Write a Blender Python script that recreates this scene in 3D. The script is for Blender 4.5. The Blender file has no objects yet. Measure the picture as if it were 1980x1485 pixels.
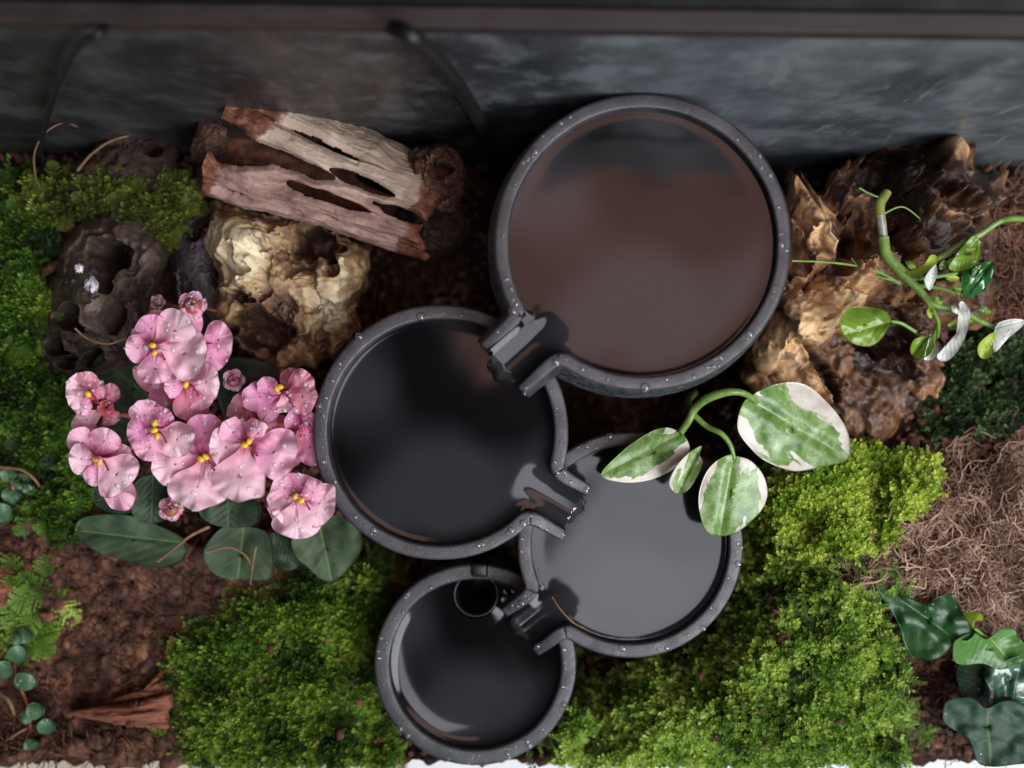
import bpy, math, random
import numpy as np
from mathutils import Vector
random.seed(7); R = np.random.RandomState(11)
S = 0.01                      # everything below is authored in centimetres
sc = bpy.context.scene
C = sc.collection

# ------------------------------------------------------------ camera, world, lamps, exposure
CAMZ, FPX = 35.0, 1925.0
cam = bpy.data.cameras.new('camera'); co = bpy.data.objects.new('camera', cam); C.objects.link(co)
co.location = (0, 0, CAMZ*S); co.rotation_euler = (0, 0, 0)
cam.sensor_width = 36; cam.lens = FPX/1980*36; cam.clip_start = 0.01; cam.clip_end = 20
cam.dof.use_dof = True; cam.dof.focus_distance = (CAMZ-6.0)*S; cam.dof.aperture_fstop = 6.0
sc.camera = co
w = bpy.data.worlds.new('World'); sc.world = w; w.use_nodes = True
w.node_tree.nodes['Background'].inputs[0].default_value = (0.80, 0.86, 1.0, 1)
w.node_tree.nodes['Background'].inputs[1].default_value = 0.07
sc.view_settings.view_transform = 'Standard'; sc.view_settings.look = 'None'
sc.view_settings.exposure = 0.12; sc.view_settings.gamma = 1

def lamp(name, loc, target, sx, sy, radiance, col, roll=0):
    d = bpy.data.lights.new(name, 'AREA'); d.shape = 'RECTANGLE'; d.size = sx; d.size_y = sy
    d.energy = radiance*math.pi*sx*sy; d.color = col
    o = bpy.data.objects.new(name, d); C.objects.link(o); o.location = loc
    v = Vector(target)-Vector(loc)
    q = v.to_track_quat('-Z', 'Y'); o.rotation_euler = q.to_euler()
    if roll: o.rotation_euler.rotate_axis('Z', math.radians(roll))
    return o
# the pale ceiling glow that the third bowl mirrors, the brown one the big bowl mirrors, the window at front right
lamp('ceiling_glow', (0.235, -0.235, 1.0), (0.235, -0.235, 0), 0.40, 0.30, 6.6, (0.90, 0.90, 1.0), -28)
lamp('warm_glow', (0.22, 0.13, 1.0), (0.22, 0.13, 0), 0.56, 0.24, 2.6, (1.0, 0.52, 0.42), 0)
lamp('window', (0.75, -0.65, 1.05), (0, 0, 0), 0.8, 0.7, 12.5, (0.93, 0.97, 1.0), 0)

# ------------------------------------------------------------ helpers
def P(px, py, z):
    """point at height z (cm) seen at photo pixel px,py"""
    k = (CAMZ-z)/FPX
    return np.array([(px-990)*k, -(py-742.5)*k, z])
def PA(px, py, z):
    k = (CAMZ-z)/FPX
    return np.stack([(px-990)*k, -(py-742.5)*k, z*np.ones_like(px*1.0)], -1)

def _hash(i, j, k, seed):
    n = (i.astype(np.int64)*73856093) ^ (j.astype(np.int64)*19349663) ^ (k.astype(np.int64)*83492791) ^ (seed*2654435761)
    n = (n ^ (n >> 13))*1274126177
    n = (n ^ (n >> 16)) & 0xffffff
    return n/float(0xffffff)
def vnoise(p, seed=0):
    f = np.floor(p); t = p-f; t = t*t*t*(t*(t*6-15)+10); i, j, k = f[..., 0], f[..., 1], f[..., 2]
    r = 0
    for a in (0, 1):
        for b in (0, 1):
            for c in (0, 1):
                wgt = (t[..., 0] if a else 1-t[..., 0])*(t[..., 1] if b else 1-t[..., 1])*(t[..., 2] if c else 1-t[..., 2])
                r = r+wgt*_hash(i+a, j+b, k+c, seed)
    return r*2-1
def fbm(p, oct=4, seed=0, gain=.5):
    a, r, s = 1., 0, 0
    for o in range(oct):
        r = r+a*vnoise(p*(2.03**o)+o*17.3, seed+o); s += a; a *= gain
    return r/s
def ridged(p, oct=4, seed=0):
    a, r, s = 1., 0, 0
    for o in range(oct):
        r = r+a*(1-np.abs(vnoise(p*(2.1**o)+o*9.1, seed+o))*2); s += a; a *= .5
    return r/s

ORG = {}
def link(o, parent=None, origin=(0, 0, 0)):
    origin = np.array(origin, float)
    C.objects.link(o); ORG[o.name] = origin
    base = np.zeros(3)
    if parent is not None:
        o.parent = parent; base = ORG[parent.name]
    o.location = tuple((origin-base)*S)
    return o
def tag(o, label=None, cat=None, group=None, kind=None):
    if label: o['label'] = label
    if cat: o['category'] = cat
    if group: o['group'] = group
    if kind: o['kind'] = kind
    return o
def empty(name, origin, label, cat, group=None):
    o = bpy.data.objects.new(name, None); o.empty_display_size = .01
    link(o, None, origin); return tag(o, label, cat, group)
def mesh(name, V, F, mat, parent=None, smooth=True, attrs=None, origin=None, flat=False):
    V = np.asarray(V, float)
    if origin is None: origin = ORG[parent.name] if parent is not None else V.mean(0)
    me = bpy.data.meshes.new(name)
    Vl = (V-np.array(origin))*S
    if isinstance(F, np.ndarray) and F.ndim == 2:
        n, k = F.shape
        me.vertices.add(len(V)); me.vertices.foreach_set('co', Vl.ravel())
        me.loops.add(n*k); me.loops.foreach_set('vertex_index', F.ravel().astype(np.int32))
        me.polygons.add(n); me.polygons.foreach_set('loop_start', np.arange(0, n*k, k, dtype=np.int32))
        me.polygons.foreach_set('loop_total', np.full(n, k, dtype=np.int32))
        me.update(calc_edges=True)
    else:
        me.from_pydata([tuple(v) for v in Vl], [], [tuple(map(int, f)) for f in F]); me.update()
    if smooth: me.polygons.foreach_set('use_smooth', [True]*len(me.polygons))
    if attrs:
        for k_, a in attrs.items():
            a = np.asarray(a, float)
            if a.ndim == 1:
                at = me.attributes.new(k_, 'FLOAT', 'POINT'); at.data.foreach_set('value', a)
            else:
                at = me.attributes.new(k_, 'FLOAT_VECTOR', 'POINT'); at.data.foreach_set('vector', a.ravel())
    me.validate(); me.materials.append(mat)
    o = bpy.data.objects.new(name, me); link(o, parent, origin)
    return o
def grid_faces(nu, nv, wrap_v=False, off=0, flip=False):
    i, j = np.meshgrid(np.arange(nu-1), np.arange(nv if wrap_v else nv-1), indexing='ij')
    j2 = (j+1) % nv
    F = np.stack([i*nv+j, (i+1)*nv+j, (i+1)*nv+j2, i*nv+j2], -1).reshape(-1, 4)+off
    return F[:, ::-1] if flip else F
def catmull(pts, n, closed=True):
    pts = np.array(pts, float); m = len(pts); out = []
    segs = m if closed else m-1
    for s in range(segs):
        if closed: a, b, c, d = (pts[(s+q) % m] for q in (-1, 0, 1, 2))
        else: a, b, c, d = pts[max(s-1, 0)], pts[s], pts[s+1], pts[min(s+2, m-1)]
        for t in np.linspace(0, 1, n, endpoint=False):
            out.append(.5*((2*b)+(-a+c)*t+(2*a-5*b+4*c-d)*t*t+(-a+3*b-3*c+d)*t**3))
    if not closed: out.append(pts[-1])
    return np.array(out)
def tube_geo(pts, rad, sides=8, cap=True):
    pts = np.array(pts, float); n = len(pts); rad = np.broadcast_to(np.array(rad, float), (n,))
    T = np.gradient(pts, axis=0); T /= np.linalg.norm(T, axis=1)[:, None]+1e-9
    up = np.array([0.03, .05, 1.]); A = np.cross(T, up); ln = np.linalg.norm(A, axis=1)
    A[ln < 1e-3] = (1, 0, 0); A /= np.linalg.norm(A, axis=1)[:, None]; B = np.cross(T, A)
    th = np.linspace(0, 2*math.pi, sides, endpoint=False)
    V = pts[:, None]+rad[:, None, None]*(A[:, None]*np.cos(th)[None, :, None]+B[:, None]*np.sin(th)[None, :, None])
    V = V.reshape(-1, 3); F = [tuple(f) for f in grid_faces(n, sides, True)]
    if cap:
        F.append(tuple(range(sides))[::-1]); F.append(tuple(range((n-1)*sides, n*sides)))
    return V, F
def merge(parts):
    V, F, o = [], [], 0
    for v, f in parts:
        V.append(np.asarray(v)); F += [tuple(int(i)+o for i in q) for q in f]; o += len(v)
    return np.concatenate(V), F
def tube(name, pts_px, rad, mat, parent=None, sides=8, n=8, **kw):
    """pts_px: list of (px,py,z)"""
    q = catmull(pts_px, n, closed=False); pts = PA(q[:, 0], q[:, 1], q[:, 2])
    r = np.interp(np.linspace(0, 1, len(pts)), np.linspace(0, 1, len(np.atleast_1d(rad))), np.atleast_1d(rad))
    V, F = tube_geo(pts, r, sides); return mesh(name, V, F, mat, parent, **kw)
def in_poly(x, y, poly):
    poly = np.array(poly, float); r = np.zeros(x.shape, bool); n = len(poly); j = n-1
    for i in range(n):
        xi, yi = poly[i]; xj, yj = poly[j]
        c = ((yi > y) != (yj > y)) & (x < (xj-xi)*(y-yi)/(yj-yi+1e-12)+xi)
        r ^= c; j = i
    return r

# ------------------------------------------------------------ material helpers
class N:
    def __init__(s, name):
        s.m = bpy.data.materials.new(name); s.m.use_nodes = True; s.t = s.m.node_tree
        s.b = s.t.nodes['Principled BSDF']; s.out = s.t.nodes['Material Output']
        tc = s.t.nodes.new('ShaderNodeTexCoord'); mp = s.t.nodes.new('ShaderNodeMapping'); mp.vector_type = 'POINT'
        mp.inputs['Scale'].default_value = (100, 100, 100)
        s.t.links.new(tc.outputs['Object'], mp.inputs[0]); s.co = mp.outputs[0]      # centimetres
    def node(s, ty, **kw):
        n = s.t.nodes.new(ty)
        for k, v in kw.items(): setattr(n, k, v)
        return n
    def L(s, a, b): s.t.links.new(a, b)
    def setin(s, sock, v):
        if hasattr(v, 'links') or isinstance(v, bpy.types.NodeSocket): s.L(v, sock)
        else: sock.default_value = v
    def noise(s, scale, detail=4, rough=.55, dist=0, co=None):
        n = s.node('ShaderNodeTexNoise'); n.inputs['Scale'].default_value = scale; n.inputs['Detail'].default_value = detail
        n.inputs['Roughness'].default_value = rough; n.inputs['Distortion'].default_value = dist
        s.L(co or s.co, n.inputs['Vector']); return n.outputs['Fac']
    def voro(s, scale, feature='F1', co=None, out='Distance'):
        n = s.node('ShaderNodeTexVoronoi', feature=feature); n.inputs['Scale'].default_value = scale
        s.L(co or s.co, n.inputs['Vector']); return n.outputs[out]
    def stretch(s, v):
        mp = s.node('ShaderNodeMapping'); mp.inputs['Scale'].default_value = v; s.L(s.co, mp.inputs[0]); return mp.outputs[0]
    def ramp(s, fac, stops, interp='LINEAR'):
        n = s.node('ShaderNodeValToRGB'); n.color_ramp.interpolation = interp; e = n.color_ramp.elements
        while len(e) < len(stops): e.new(.5)
        for i, (p, c) in enumerate(stops):
            e[i].position = p; e[i].color = (*c, 1) if len(c) == 3 else c
        s.L(fac, n.inputs[0]); return n.outputs[0]
    def val(s, fac, a, b, c=0, d=1):
        n = s.node('ShaderNodeMapRange'); n.interpolation_type = 'SMOOTHSTEP'
        s.setin(n.inputs[0], fac)
        for i, q in enumerate((a, b, c, d)): n.inputs[i+1].default_value = q
        return n.outputs[0]
    def mix(s, fac, a, b):
        n = s.node('ShaderNodeMix', data_type='RGBA')
        s.setin(n.inputs[0], fac)
        s.setin(n.inputs[6], a if not isinstance(a, tuple) else (*a, 1)); s.setin(n.inputs[7], b if not isinstance(b, tuple) else (*b, 1))
        return n.outputs[2]
    def math(s, op, a, b=0, c=0):
        n = s.node('ShaderNodeMath', operation=op); s.setin(n.inputs[0], a); s.setin(n.inputs[1], b); s.setin(n.inputs[2], c); return n.outputs[0]
    def attr(s, name, out='Fac'):
        n = s.node('ShaderNodeAttribute', attribute_name=name); return n.outputs[out]
    def sep(s, v):
        n = s.node('ShaderNodeSeparateXYZ'); s.L(v, n.inputs[0]); return n.outputs
    def rnd(s): return s.node('ShaderNodeObjectInfo').outputs['Random']
    def bump(s, h, strength=.5, dist=.05, prev=None):
        n = s.node('ShaderNodeBump'); n.inputs['Strength'].default_value = strength; n.inputs['Distance'].default_value = dist*S
        s.L(h, n.inputs['Height'])
        if prev is not None: s.L(prev, n.inputs['Normal'])
        s.L(n.outputs[0], s.b.inputs['Normal']); return n.outputs[0]
    def set(s, **kw):
        for k, v in kw.items():
            k = k.replace('_', ' '); sock = s.b.inputs[k]
            if isinstance(v, tuple) and len(v) == 3 and sock.type == 'RGBA': v = (*v, 1)
            s.setin(sock, v)
        return s

def mat_soil():
    n = N('soil'); a = n.noise(1.1, 8, .7); f = n.noise(5, 8, .75); v = n.voro(6)
    c = n.ramp(n.math('ADD', n.math('MULTIPLY', a, .5), n.math('MULTIPLY', f, .5)),
               [(.3, (.006, .004, .003)), (.43, (.03, .013, .008)), (.53, (.10, .040, .022)), (.66, (.24, .12, .075))])
    n.set(Base_Color=c, Roughness=.75, Specular_IOR_Level=.4)
    b = n.bump(n.noise(3, 8, .8), 1, .3); n.bump(v, .6, .12, b); return n.m
def mat_fibre(name, cols, rough=.6):
    n = N(name); t = n.attr('tone'); f = n.noise(6, 3)
    c = n.ramp(n.math('ADD', n.math('MULTIPLY', t, .75), n.math('MULTIPLY', f, .25)), cols)
    n.set(Base_Color=c, Roughness=rough); return n.m
def mat_moss(name, cols):
    n = N(name); t = n.attr('tone')
    c = n.ramp(t, cols); n.set(Base_Color=c, Roughness=.6, Specular_IOR_Level=.35)
    n.b.inputs['Subsurface Weight'].default_value = 0
    tr = n.node('ShaderNodeBsdfTranslucent'); n.L(c, tr.inputs[0]); mx = n.node('ShaderNodeMixShader'); mx.inputs[0].default_value = .3
    n.L(n.b.outputs[0], mx.inputs[1]); n.L(tr.outputs[0], mx.inputs[2]); n.L(mx.outputs[0], n.out.inputs[0]); return n.m
def mat_bowl(rough_side=False):
    n = N('bowl_resin'); f = n.noise(14, 5, .7); g = n.noise(1.2, 4); h = n.noise(40, 2)
    c = n.mix(n.val(g, .35, .7), (.022, .021, .026), (.050, .047, .056))
    c = n.mix(n.val(f, .60, .74), c, (.075, .07, .08))
    n.set(Base_Color=c, Roughness=n.val(n.noise(2.5, 5), .3, .7, .30, .55), Specular_IOR_Level=.75)
    b = n.bump(f, .35, .05); n.bump(h, .25, .02, b); return n.m
def mat_rough():
    n = N('bowl_rough_outside'); v = n.noise(4.5, 6, .8); h = n.voro(9)
    c = n.mix(n.val(v, .46, .60), (.010, .012, .016), (.12, .135, .165))
    n.set(Base_Color=c, Roughness=.42, Specular_IOR_Level=.6); b = n.bump(v, .9, .12); n.bump(h, .6, .06, b); return n.m
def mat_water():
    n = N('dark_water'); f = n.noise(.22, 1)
    n.set(Base_Color=n.mix(n.val(f, .40, .62), (.003, .003, .0036), (.026, .026, .030)), Roughness=.09, IOR=1.333, Specular_IOR_Level=.5)  # paler noise in the base colour paints a soft reflected haze
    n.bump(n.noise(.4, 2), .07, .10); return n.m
def mat_drop(name='clear_water', pale=.03, gl_=.03):
    n = N(name); tr = n.node('ShaderNodeBsdfTransparent'); df = n.node('ShaderNodeBsdfDiffuse'); df.inputs[0].default_value = (.9, .93, .96, 1)
    n.set(Base_Color=(0, 0, 0), Roughness=.03, IOR=1.333, Specular_IOR_Level=.5)
    m1 = n.node('ShaderNodeMixShader'); m1.inputs[0].default_value = pale; n.L(tr.outputs[0], m1.inputs[1]); n.L(df.outputs[0], m1.inputs[2])
    gl = n.node('ShaderNodeBsdfGlossy'); gl.inputs['Roughness'].default_value = .03
    lw = n.node('ShaderNodeFresnel'); lw.inputs[0].default_value = 1.5; k = n.math('MULTIPLY', n.math('ADD', lw.outputs[0], .03), gl_*33)
    m2 = n.node('ShaderNodeMixShader'); n.L(k, m2.inputs[0]); n.L(m1.outputs[0], m2.inputs[1]); n.L(gl.outputs[0], m2.inputs[2]); n.L(m2.outputs[0], n.out.inputs[0]); return n.m
def mat_rock(name, cols, patch, wet=.35, edge=None):
    n = N(name); a = n.noise(1.0, 7, .65, .6); b2 = n.noise(2.6, 8, .7, .4); p = n.attr('pale')
    f = n.math('ADD', n.math('MULTIPLY', a, .55), n.math('MULTIPLY', b2, .30)); f = n.math('ADD', f, n.math('MULTIPLY', p, .50))
    c = n.ramp(f, cols)
    pm = n.val(n.noise(1.7, 5, .6, 1.0), .57, .61)
    pm2 = n.math('MULTIPLY', pm, .75)
    c = n.mix(pm2, c, patch)
    sp = n.val(n.noise(9, 4, .7), .64, .70); c = n.mix(n.math('MULTIPLY', sp, .5), c, (.02, .013, .01))
    n.set(Base_Color=c, Roughness=n.val(n.noise(1.3, 4), .35, .65, wet, wet+.3), Specular_IOR_Level=.5)
    q = n.bump(n.noise(2.2, 9, .68, .5), .5, .14); q = n.bump(pm, .35, .05, q); n.bump(n.noise(16, 4, .7), .4, .03, q); return n.m
def mat_wood():
    n = N('cholla_wood'); t = n.attr('along'); e = n.attr('bark'); s_ = n.stretch((1, 1, 1))
    tv = n.attr('grain', 'Vector')
    g = n.node('ShaderNodeTexNoise'); g.inputs['Scale'].default_value = 1; g.inputs['Detail'].default_value = 7; g.inputs['Roughness'].default_value = .7
    n.L(tv, g.inputs['Vector']); g = g.outputs['Fac']
    base = n.ramp(n.math('ADD', n.math('MULTIPLY', g, .6), n.math('MULTIPLY', n.noise(.7, 5), .4)),
                  [(.30, (.14, .07, .05)), (.42, (.30, .20, .155)), (.55, (.42, .32, .25)), (.70, (.55, .45, .35))])
    base = n.mix(n.val(n.attr('pink'), 0, 1, 0, .75), base, n.ramp(g, [(.35, (.09, .035, .03)), (.55, (.30, .16, .145)), (.7, (.42, .26, .23))]))
    bark = n.ramp(n.noise(2.2, 7, .7), [(.3, (.035, .012, .008)), (.5, (.13, .045, .028)), (.68, (.32, .13, .07))])
    m_ = n.val(n.math('ADD', e, n.math('MULTIPLY', n.math('SUBTRACT', n.noise(1.3, 6, .7), .5), .9)), .42, .55)
    c = n.mix(m_, base, bark)
    n.set(Base_Color=c, Roughness=.68, Specular_IOR_Level=.35)
    b = n.bump(g, .7, .10); b = n.bump(m_, .5, .06, b); n.bump(n.noise(9, 6, .7), .5, .05, b); return n.m
def mat_bark(name='root_bark', k=1.0):
    n = N(name); f = n.noise(1.6, 8, .7, .5)
    c = n.ramp(f, [(.3, (.018*k, .008*k, .006*k)), (.48, (.075*k, .030*k, .02*k)), (.58, (.17*k, .072*k, .04*k)), (.72, (.42*k, .20*k, .11*k))])
    n.set(Base_Color=c, Roughness=.7); b = n.bump(f, .9, .3); n.bump(n.noise(7, 6, .7), .6, .08, b); return n.m
def leafbase(name, col_fn, rough=.3, trans=.25, bumps=True, vein=.5, coat=0, sv=.12):
    n = N(name); uv = n.attr('luv', 'Vector'); x = n.sep(uv)
    u, v = x[0], x[1]; av = n.math('ABSOLUTE', v)
    c = col_fn(n, u, v, av, uv)
    n.set(Base_Color=c, Roughness=rough, Specular_IOR_Level=.5)
    if coat: n.set(Coat_Weight=coat, Coat_Roughness=.12)
    mid = n.val(av, 0, .06, 1, 0)
    side = n.math('SINE', n.math('MULTIPLY', n.math('SUBTRACT', u, n.math('MULTIPLY', av, .55)), 38))
    hgt = n.math('ADD', n.math('MULTIPLY', mid, -.6), n.math('MULTIPLY', side, sv))
    b = n.bump(hgt, vein, .04); n.bump(n.noise(6, 5), .35, .06, b)
    tr = n.node('ShaderNodeBsdfTranslucent'); n.setin(tr.inputs[0], c); mx = n.node('ShaderNodeMixShader'); mx.inputs[0].default_value = trans
    n.L(n.b.outputs[0], mx.inputs[1]); n.L(tr.outputs[0], mx.inputs[2]); n.L(mx.outputs[0], n.out.inputs[0]); return n.m
def solid_leaf(dark, light, veinc=None):
    def f(n, u, v, av, uv):
        c = n.mix(n.val(n.noise(.9, 5), .35, .7), dark, light)
        if veinc:
            m = n.val(av, .0, .055, .8, 0); c = n.mix(m, c, veinc)
            side = n.math('SINE', n.math('MULTIPLY', n.math('SUBTRACT', u, n.math('MULTIPLY', av, .45)), 34))
            c = n.mix(n.val(side, .93, 1, 0, .14), c, veinc); c = n.mix(n.val(n.math('MAXIMUM', av, n.math('ABSOLUTE', n.math('SUBTRACT', n.math('MULTIPLY', u, 2), 1))), .72, 1.0, 0, .35), c, light)
        return c
    return f
def varieg(n, u, v, av, uv):
    off = n.attr('seed')
    cv = n.node('ShaderNodeVectorMath', operation='ADD'); n.L(uv, cv.inputs[0]); n.L(n.attr('seed', 'Vector'), cv.inputs[1])
    ns = n.noise(1.5, 4, .55, .2, co=cv.outputs[0]); us = n.math('ABSOLUTE', n.math('SUBTRACT', u, .5))
    d = n.math('ADD', n.math('MULTIPLY', av, .85), n.math('MULTIPLY', n.math('POWER', us, 2), 1.3))
    d = n.math('ADD', d, n.math('MULTIPLY', n.math('SUBTRACT', ns, .5), 2.1))
    m = n.val(d, .54, .58)
    g = n.ramp(n.noise(1.5, 6, .65, .4), [(.38, (.09, .20, .04)), (.46, (.17, .31, .07)), (.52, (.21, .36, .10)), (.56, (.33, .47, .20)), (.66, (.40, .54, .27))])
    w_ = n.mix(n.val(n.noise(1.5, 4), .4, .65), (.84, .80, .70), (.70, .61, .54))
    c = n.mix(m, g, w_)
    return n.mix(n.val(av, 0, .035, .5, 0), c, (.42, .52, .22))
def petal_col(dark, mid_, light):
    def f(n, u, v, av, uv):
        c = n.ramp(n.math('ADD', u, n.math('MULTIPLY', n.math('SUBTRACT', n.noise(1.2, 4), .5), .5)),
                   [(.02, dark), (.25, mid_), (.8, light)])
        rad = n.math('SINE', n.math('MULTIPLY', v, 26)); c = n.mix(n.val(rad, .6, 1, 0, .18), c, mid_)
        return n.mix(n.val(n.noise(5, 5, .7), .55, .75, 0, .35), c, light)
    return f

M = dict(
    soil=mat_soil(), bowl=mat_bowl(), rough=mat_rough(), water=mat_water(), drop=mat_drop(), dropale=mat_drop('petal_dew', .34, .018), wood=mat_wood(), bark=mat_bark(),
    darkbark=mat_bark('dark_bark', .45), chip=mat_bark('chip_bark', 1.35),
    pale=mat_rock('pale_stone', [(.30, (.07, .034, .018)), (.42, (.22, .12, .06)), (.56, (.50, .36, .19)), (.72, (.76, .66, .43))], (.19, .14, .13)),
    tan=mat_rock('tan_stone', [(.32, (.030, .014, .009)), (.46, (.13, .062, .030)), (.60, (.36, .19, .09)), (.78, (.74, .49, .25))], (.15, .105, .10), .25),
    grey=mat_rock('holed_stone', [(.30, (.016, .011, .008)), (.45, (.065, .045, .033)), (.60, (.115, .080, .060)), (.8, (.20, .145, .105))], (.06, .05, .05), .3),
    slate=mat_rock('slate_stone', [(.36, (.016, .013, .015)), (.52, (.06, .045, .048)), (.64, (.10, .08, .085)), (.8, (.18, .13, .11))], (.07, .06, .075), .22),
    fibre=mat_fibre('coir_fibre', [(.15, (.05, .02, .013)), (.5, (.26, .135, .09)), (.85, (.66, .45, .33))]),
    brownfib=mat_fibre('peat_shred', [(.15, (.018, .008, .005)), (.5, (.085, .034, .02)), (.9, (.34, .17, .10))]),
    moss_bright=mat_moss('bright_moss', [(0, (.03, .06, .008)), (.4, (.14, .26, .018)), (.75, (.33, .50, .045)), (1, (.62, .74, .14))]),
    moss_mid=mat_moss('green_moss', [(0, (.012, .028, .004)), (.4, (.08, .16, .018)), (.75, (.21, .37, .045)), (1, (.50, .66, .13))]),
    moss_deep=mat_moss('deep_moss', [(0, (.008, .02, .003)), (.4, (.04, .10, .008)), (.75, (.10, .21, .016)), (1, (.27, .40, .05))]),
    moss_olive=mat_moss('olive_moss', [(0, (.015, .02, .004)), (.4, (.07, .09, .012)), (.75, (.15, .19, .022)), (1, (.32, .36, .06))]),
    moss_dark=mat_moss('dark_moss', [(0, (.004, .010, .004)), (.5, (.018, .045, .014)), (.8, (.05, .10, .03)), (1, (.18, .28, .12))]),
    varieg=leafbase('variegated_leaf', varieg, .38, .2, vein=.25, coat=.25, sv=.04),
    ivy=leafbase('ivy_leaf', solid_leaf((.012, .055, .014), (.022, .085, .020), (.06, .14, .04)), .38, .12),
    ivylight=leafbase('young_ivy_leaf', solid_leaf((.05, .17, .03), (.11, .27, .05), (.22, .38, .10)), .3, .2),
    ivywet=leafbase('wet_ivy_leaf', solid_leaf((.035, .11, .07), (.09, .19, .14), (.2, .3, .2)), .14, .1, coat=1.0),
    ivydark=leafbase('blue_ivy_leaf', solid_leaf((.016, .050, .028), (.026, .070, .038), (.09, .15, .05)), .55, .1),
    lime=leafbase('lime_leaf', solid_leaf((.35, .50, .04), (.55, .66, .09)), .35, .3),
    green=leafbase('green_leaf', solid_leaf((.16, .30, .025), (.26, .42, .045), (.40, .52, .12)), .3, .3, coat=.3),
    glossgreen=leafbase('glossy_leaf', solid_leaf((.02, .12, .02), (.04, .19, .03)), .12, .1, coat=1.0),
    whiteleaf=leafbase('white_leaf', solid_leaf((.62, .66, .60), (.80, .82, .76)), .3, .15, coat=.3),
    violetleaf=leafbase('violet_leaf', solid_leaf((.030, .060, .028), (.075, .115, .060), (.14, .22, .08)), .75, .08, vein=.9),
    violetdark=leafbase('dark_violet_leaf', solid_leaf((.012, .032, .012), (.03, .06, .025), (.06, .11, .035)), .6, .08, vein=.9),
    round=leafbase('round_leaf', solid_leaf((.07, .15, .075), (.14, .25, .14)), .4, .1, vein=.1),
    petal=leafbase('pink_petal', petal_col((.58, .07, .20), (.84, .31, .52), (.96, .60, .74)), .62, .32, vein=.15),
    petalpale=leafbase('pale_petal', petal_col((.70, .16, .27), (.88, .46, .58), (.98, .72, .80)), .62, .32, vein=.15),
    petalhot=leafbase('magenta_petal', petal_col((.50, .05, .18), (.76, .24, .48), (.88, .44, .65)), .62, .32, vein=.15),
    petalred=leafbase('salmon_petal', petal_col((.40, .04, .08), (.66, .16, .25), (.84, .40, .50)), .62, .32, vein=.15),
)
def simple(name, col, rough=.5, **kw):
    n = N(name); f = n.noise(3, 4); c = n.mix(n.val(f, .35, .65), tuple(x*.75 for x in col), tuple(min(1, x*1.2) for x in col))
    n.set(Base_Color=c, Roughness=rough, **kw); n.bump(n.noise(8, 4), .25, .03); return n.m
def mat_redchip():
    n = N('red_bark'); f = n.noise(2.0, 8, .7, .4, co=n.stretch((.3, 2.6, 1)))
    n.set(Base_Color=n.ramp(f, [(.3, (.07, .022, .014)), (.47, (.24, .080, .045)), (.6, (.42, .165, .09)), (.75, (.6, .30, .19))]), Roughness=.65); n.bump(f, .9, .2); return n.m
M['redchip'] = mat_redchip()
M['anther'] = simple('yellow_anther', (.85, .55, .03), .45)
M['throat'] = simple('flower_throat', (.55, .10, .10), .5)
M['stem'] = simple('green_stem', (.17, .29, .06), .35)
M['redstem'] = simple('reddish_stalk', (.30, .09, .05), .5)
M['palestem'] = simple('pale_stem', (.26, .26, .20), .2); M['oldstem'] = simple('old_stem', (.20, .24, .05), .35)
M['blackrubber'] = simple('black_rubber', (.006, .006, .007), .4)
M['cable'] = simple('cable_black', (.008, .008, .009), .5)
M['whitehighlight'] = simple('white_highlight', (.80, .82, .90), .18)  # white of the wet glint painted on the holed stone
M['straw'] = simple('dry_straw', (.20, .11, .055), .7)

# ------------------------------------------------------------ the tank and what it stands on
TILT = math.radians(-0.75)
def rot(V):
    V = np.array(V, float); c, s = math.cos(TILT), math.sin(TILT)
    return np.stack([V[:, 0]*c-V[:, 1]*s, V[:, 0]*s+V[:, 1]*c, V[:, 2]], -1)
def box(x0, x1, y0, y1, z0, z1, bev=0.0):
    import bmesh
    bm = bmesh.new(); r = bmesh.ops.create_cube(bm, size=1)
    for v in bm.verts:
        v.co = ((x0+x1)/2+v.co.x*(x1-x0), (y0+y1)/2+v.co.y*(y1-y0), (z0+z1)/2+v.co.z*(z1-z0))
    if bev: bmesh.ops.bevel(bm, geom=bm.edges[:], offset=bev, segments=3, affect='EDGES', profile=.5)
    V = [tuple(v.co) for v in bm.verts]; bm.verts.index_update(); F = [tuple(v.index for v in f.verts) for f in bm.faces]; bm.free()
    return np.array(V), F
YW, YF, ZT = 7.85, -12.86, 12.7
def mat_panel():
    n = N('stained_and_shaded_panel'); st = n.stretch((1.0, 1.0, .28))
    a = n.noise(.35, 5, .6); b = n.noise(1.3, 6, .65, .1, co=st); x = n.sep(n.co)[0]
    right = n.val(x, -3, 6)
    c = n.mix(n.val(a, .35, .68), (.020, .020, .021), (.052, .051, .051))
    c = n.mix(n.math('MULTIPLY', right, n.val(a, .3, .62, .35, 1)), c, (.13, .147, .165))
    c = n.mix(n.math('MULTIPLY', n.val(n.noise(.7, 5, .6), .47, .66), n.val(x, -7, 3, .10, .6)), c, (.20, .215, .235))  # smudges thinned to the left, painting the wall's shadow there
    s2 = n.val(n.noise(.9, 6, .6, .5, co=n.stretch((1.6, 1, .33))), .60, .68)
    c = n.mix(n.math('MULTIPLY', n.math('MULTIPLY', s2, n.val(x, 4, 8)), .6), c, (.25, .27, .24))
    c = n.mix(n.math('MULTIPLY', n.val(x, -19, -14, 1, 0), .7), c, (.012, .024, .010))  # dark green reflection painted on the far left of the panel
    n.set(Base_Color=c, Roughness=n.val(b, .3, .7, .22, .5)); n.bump(n.noise(2, 5), .3, .04); return n.m
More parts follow.
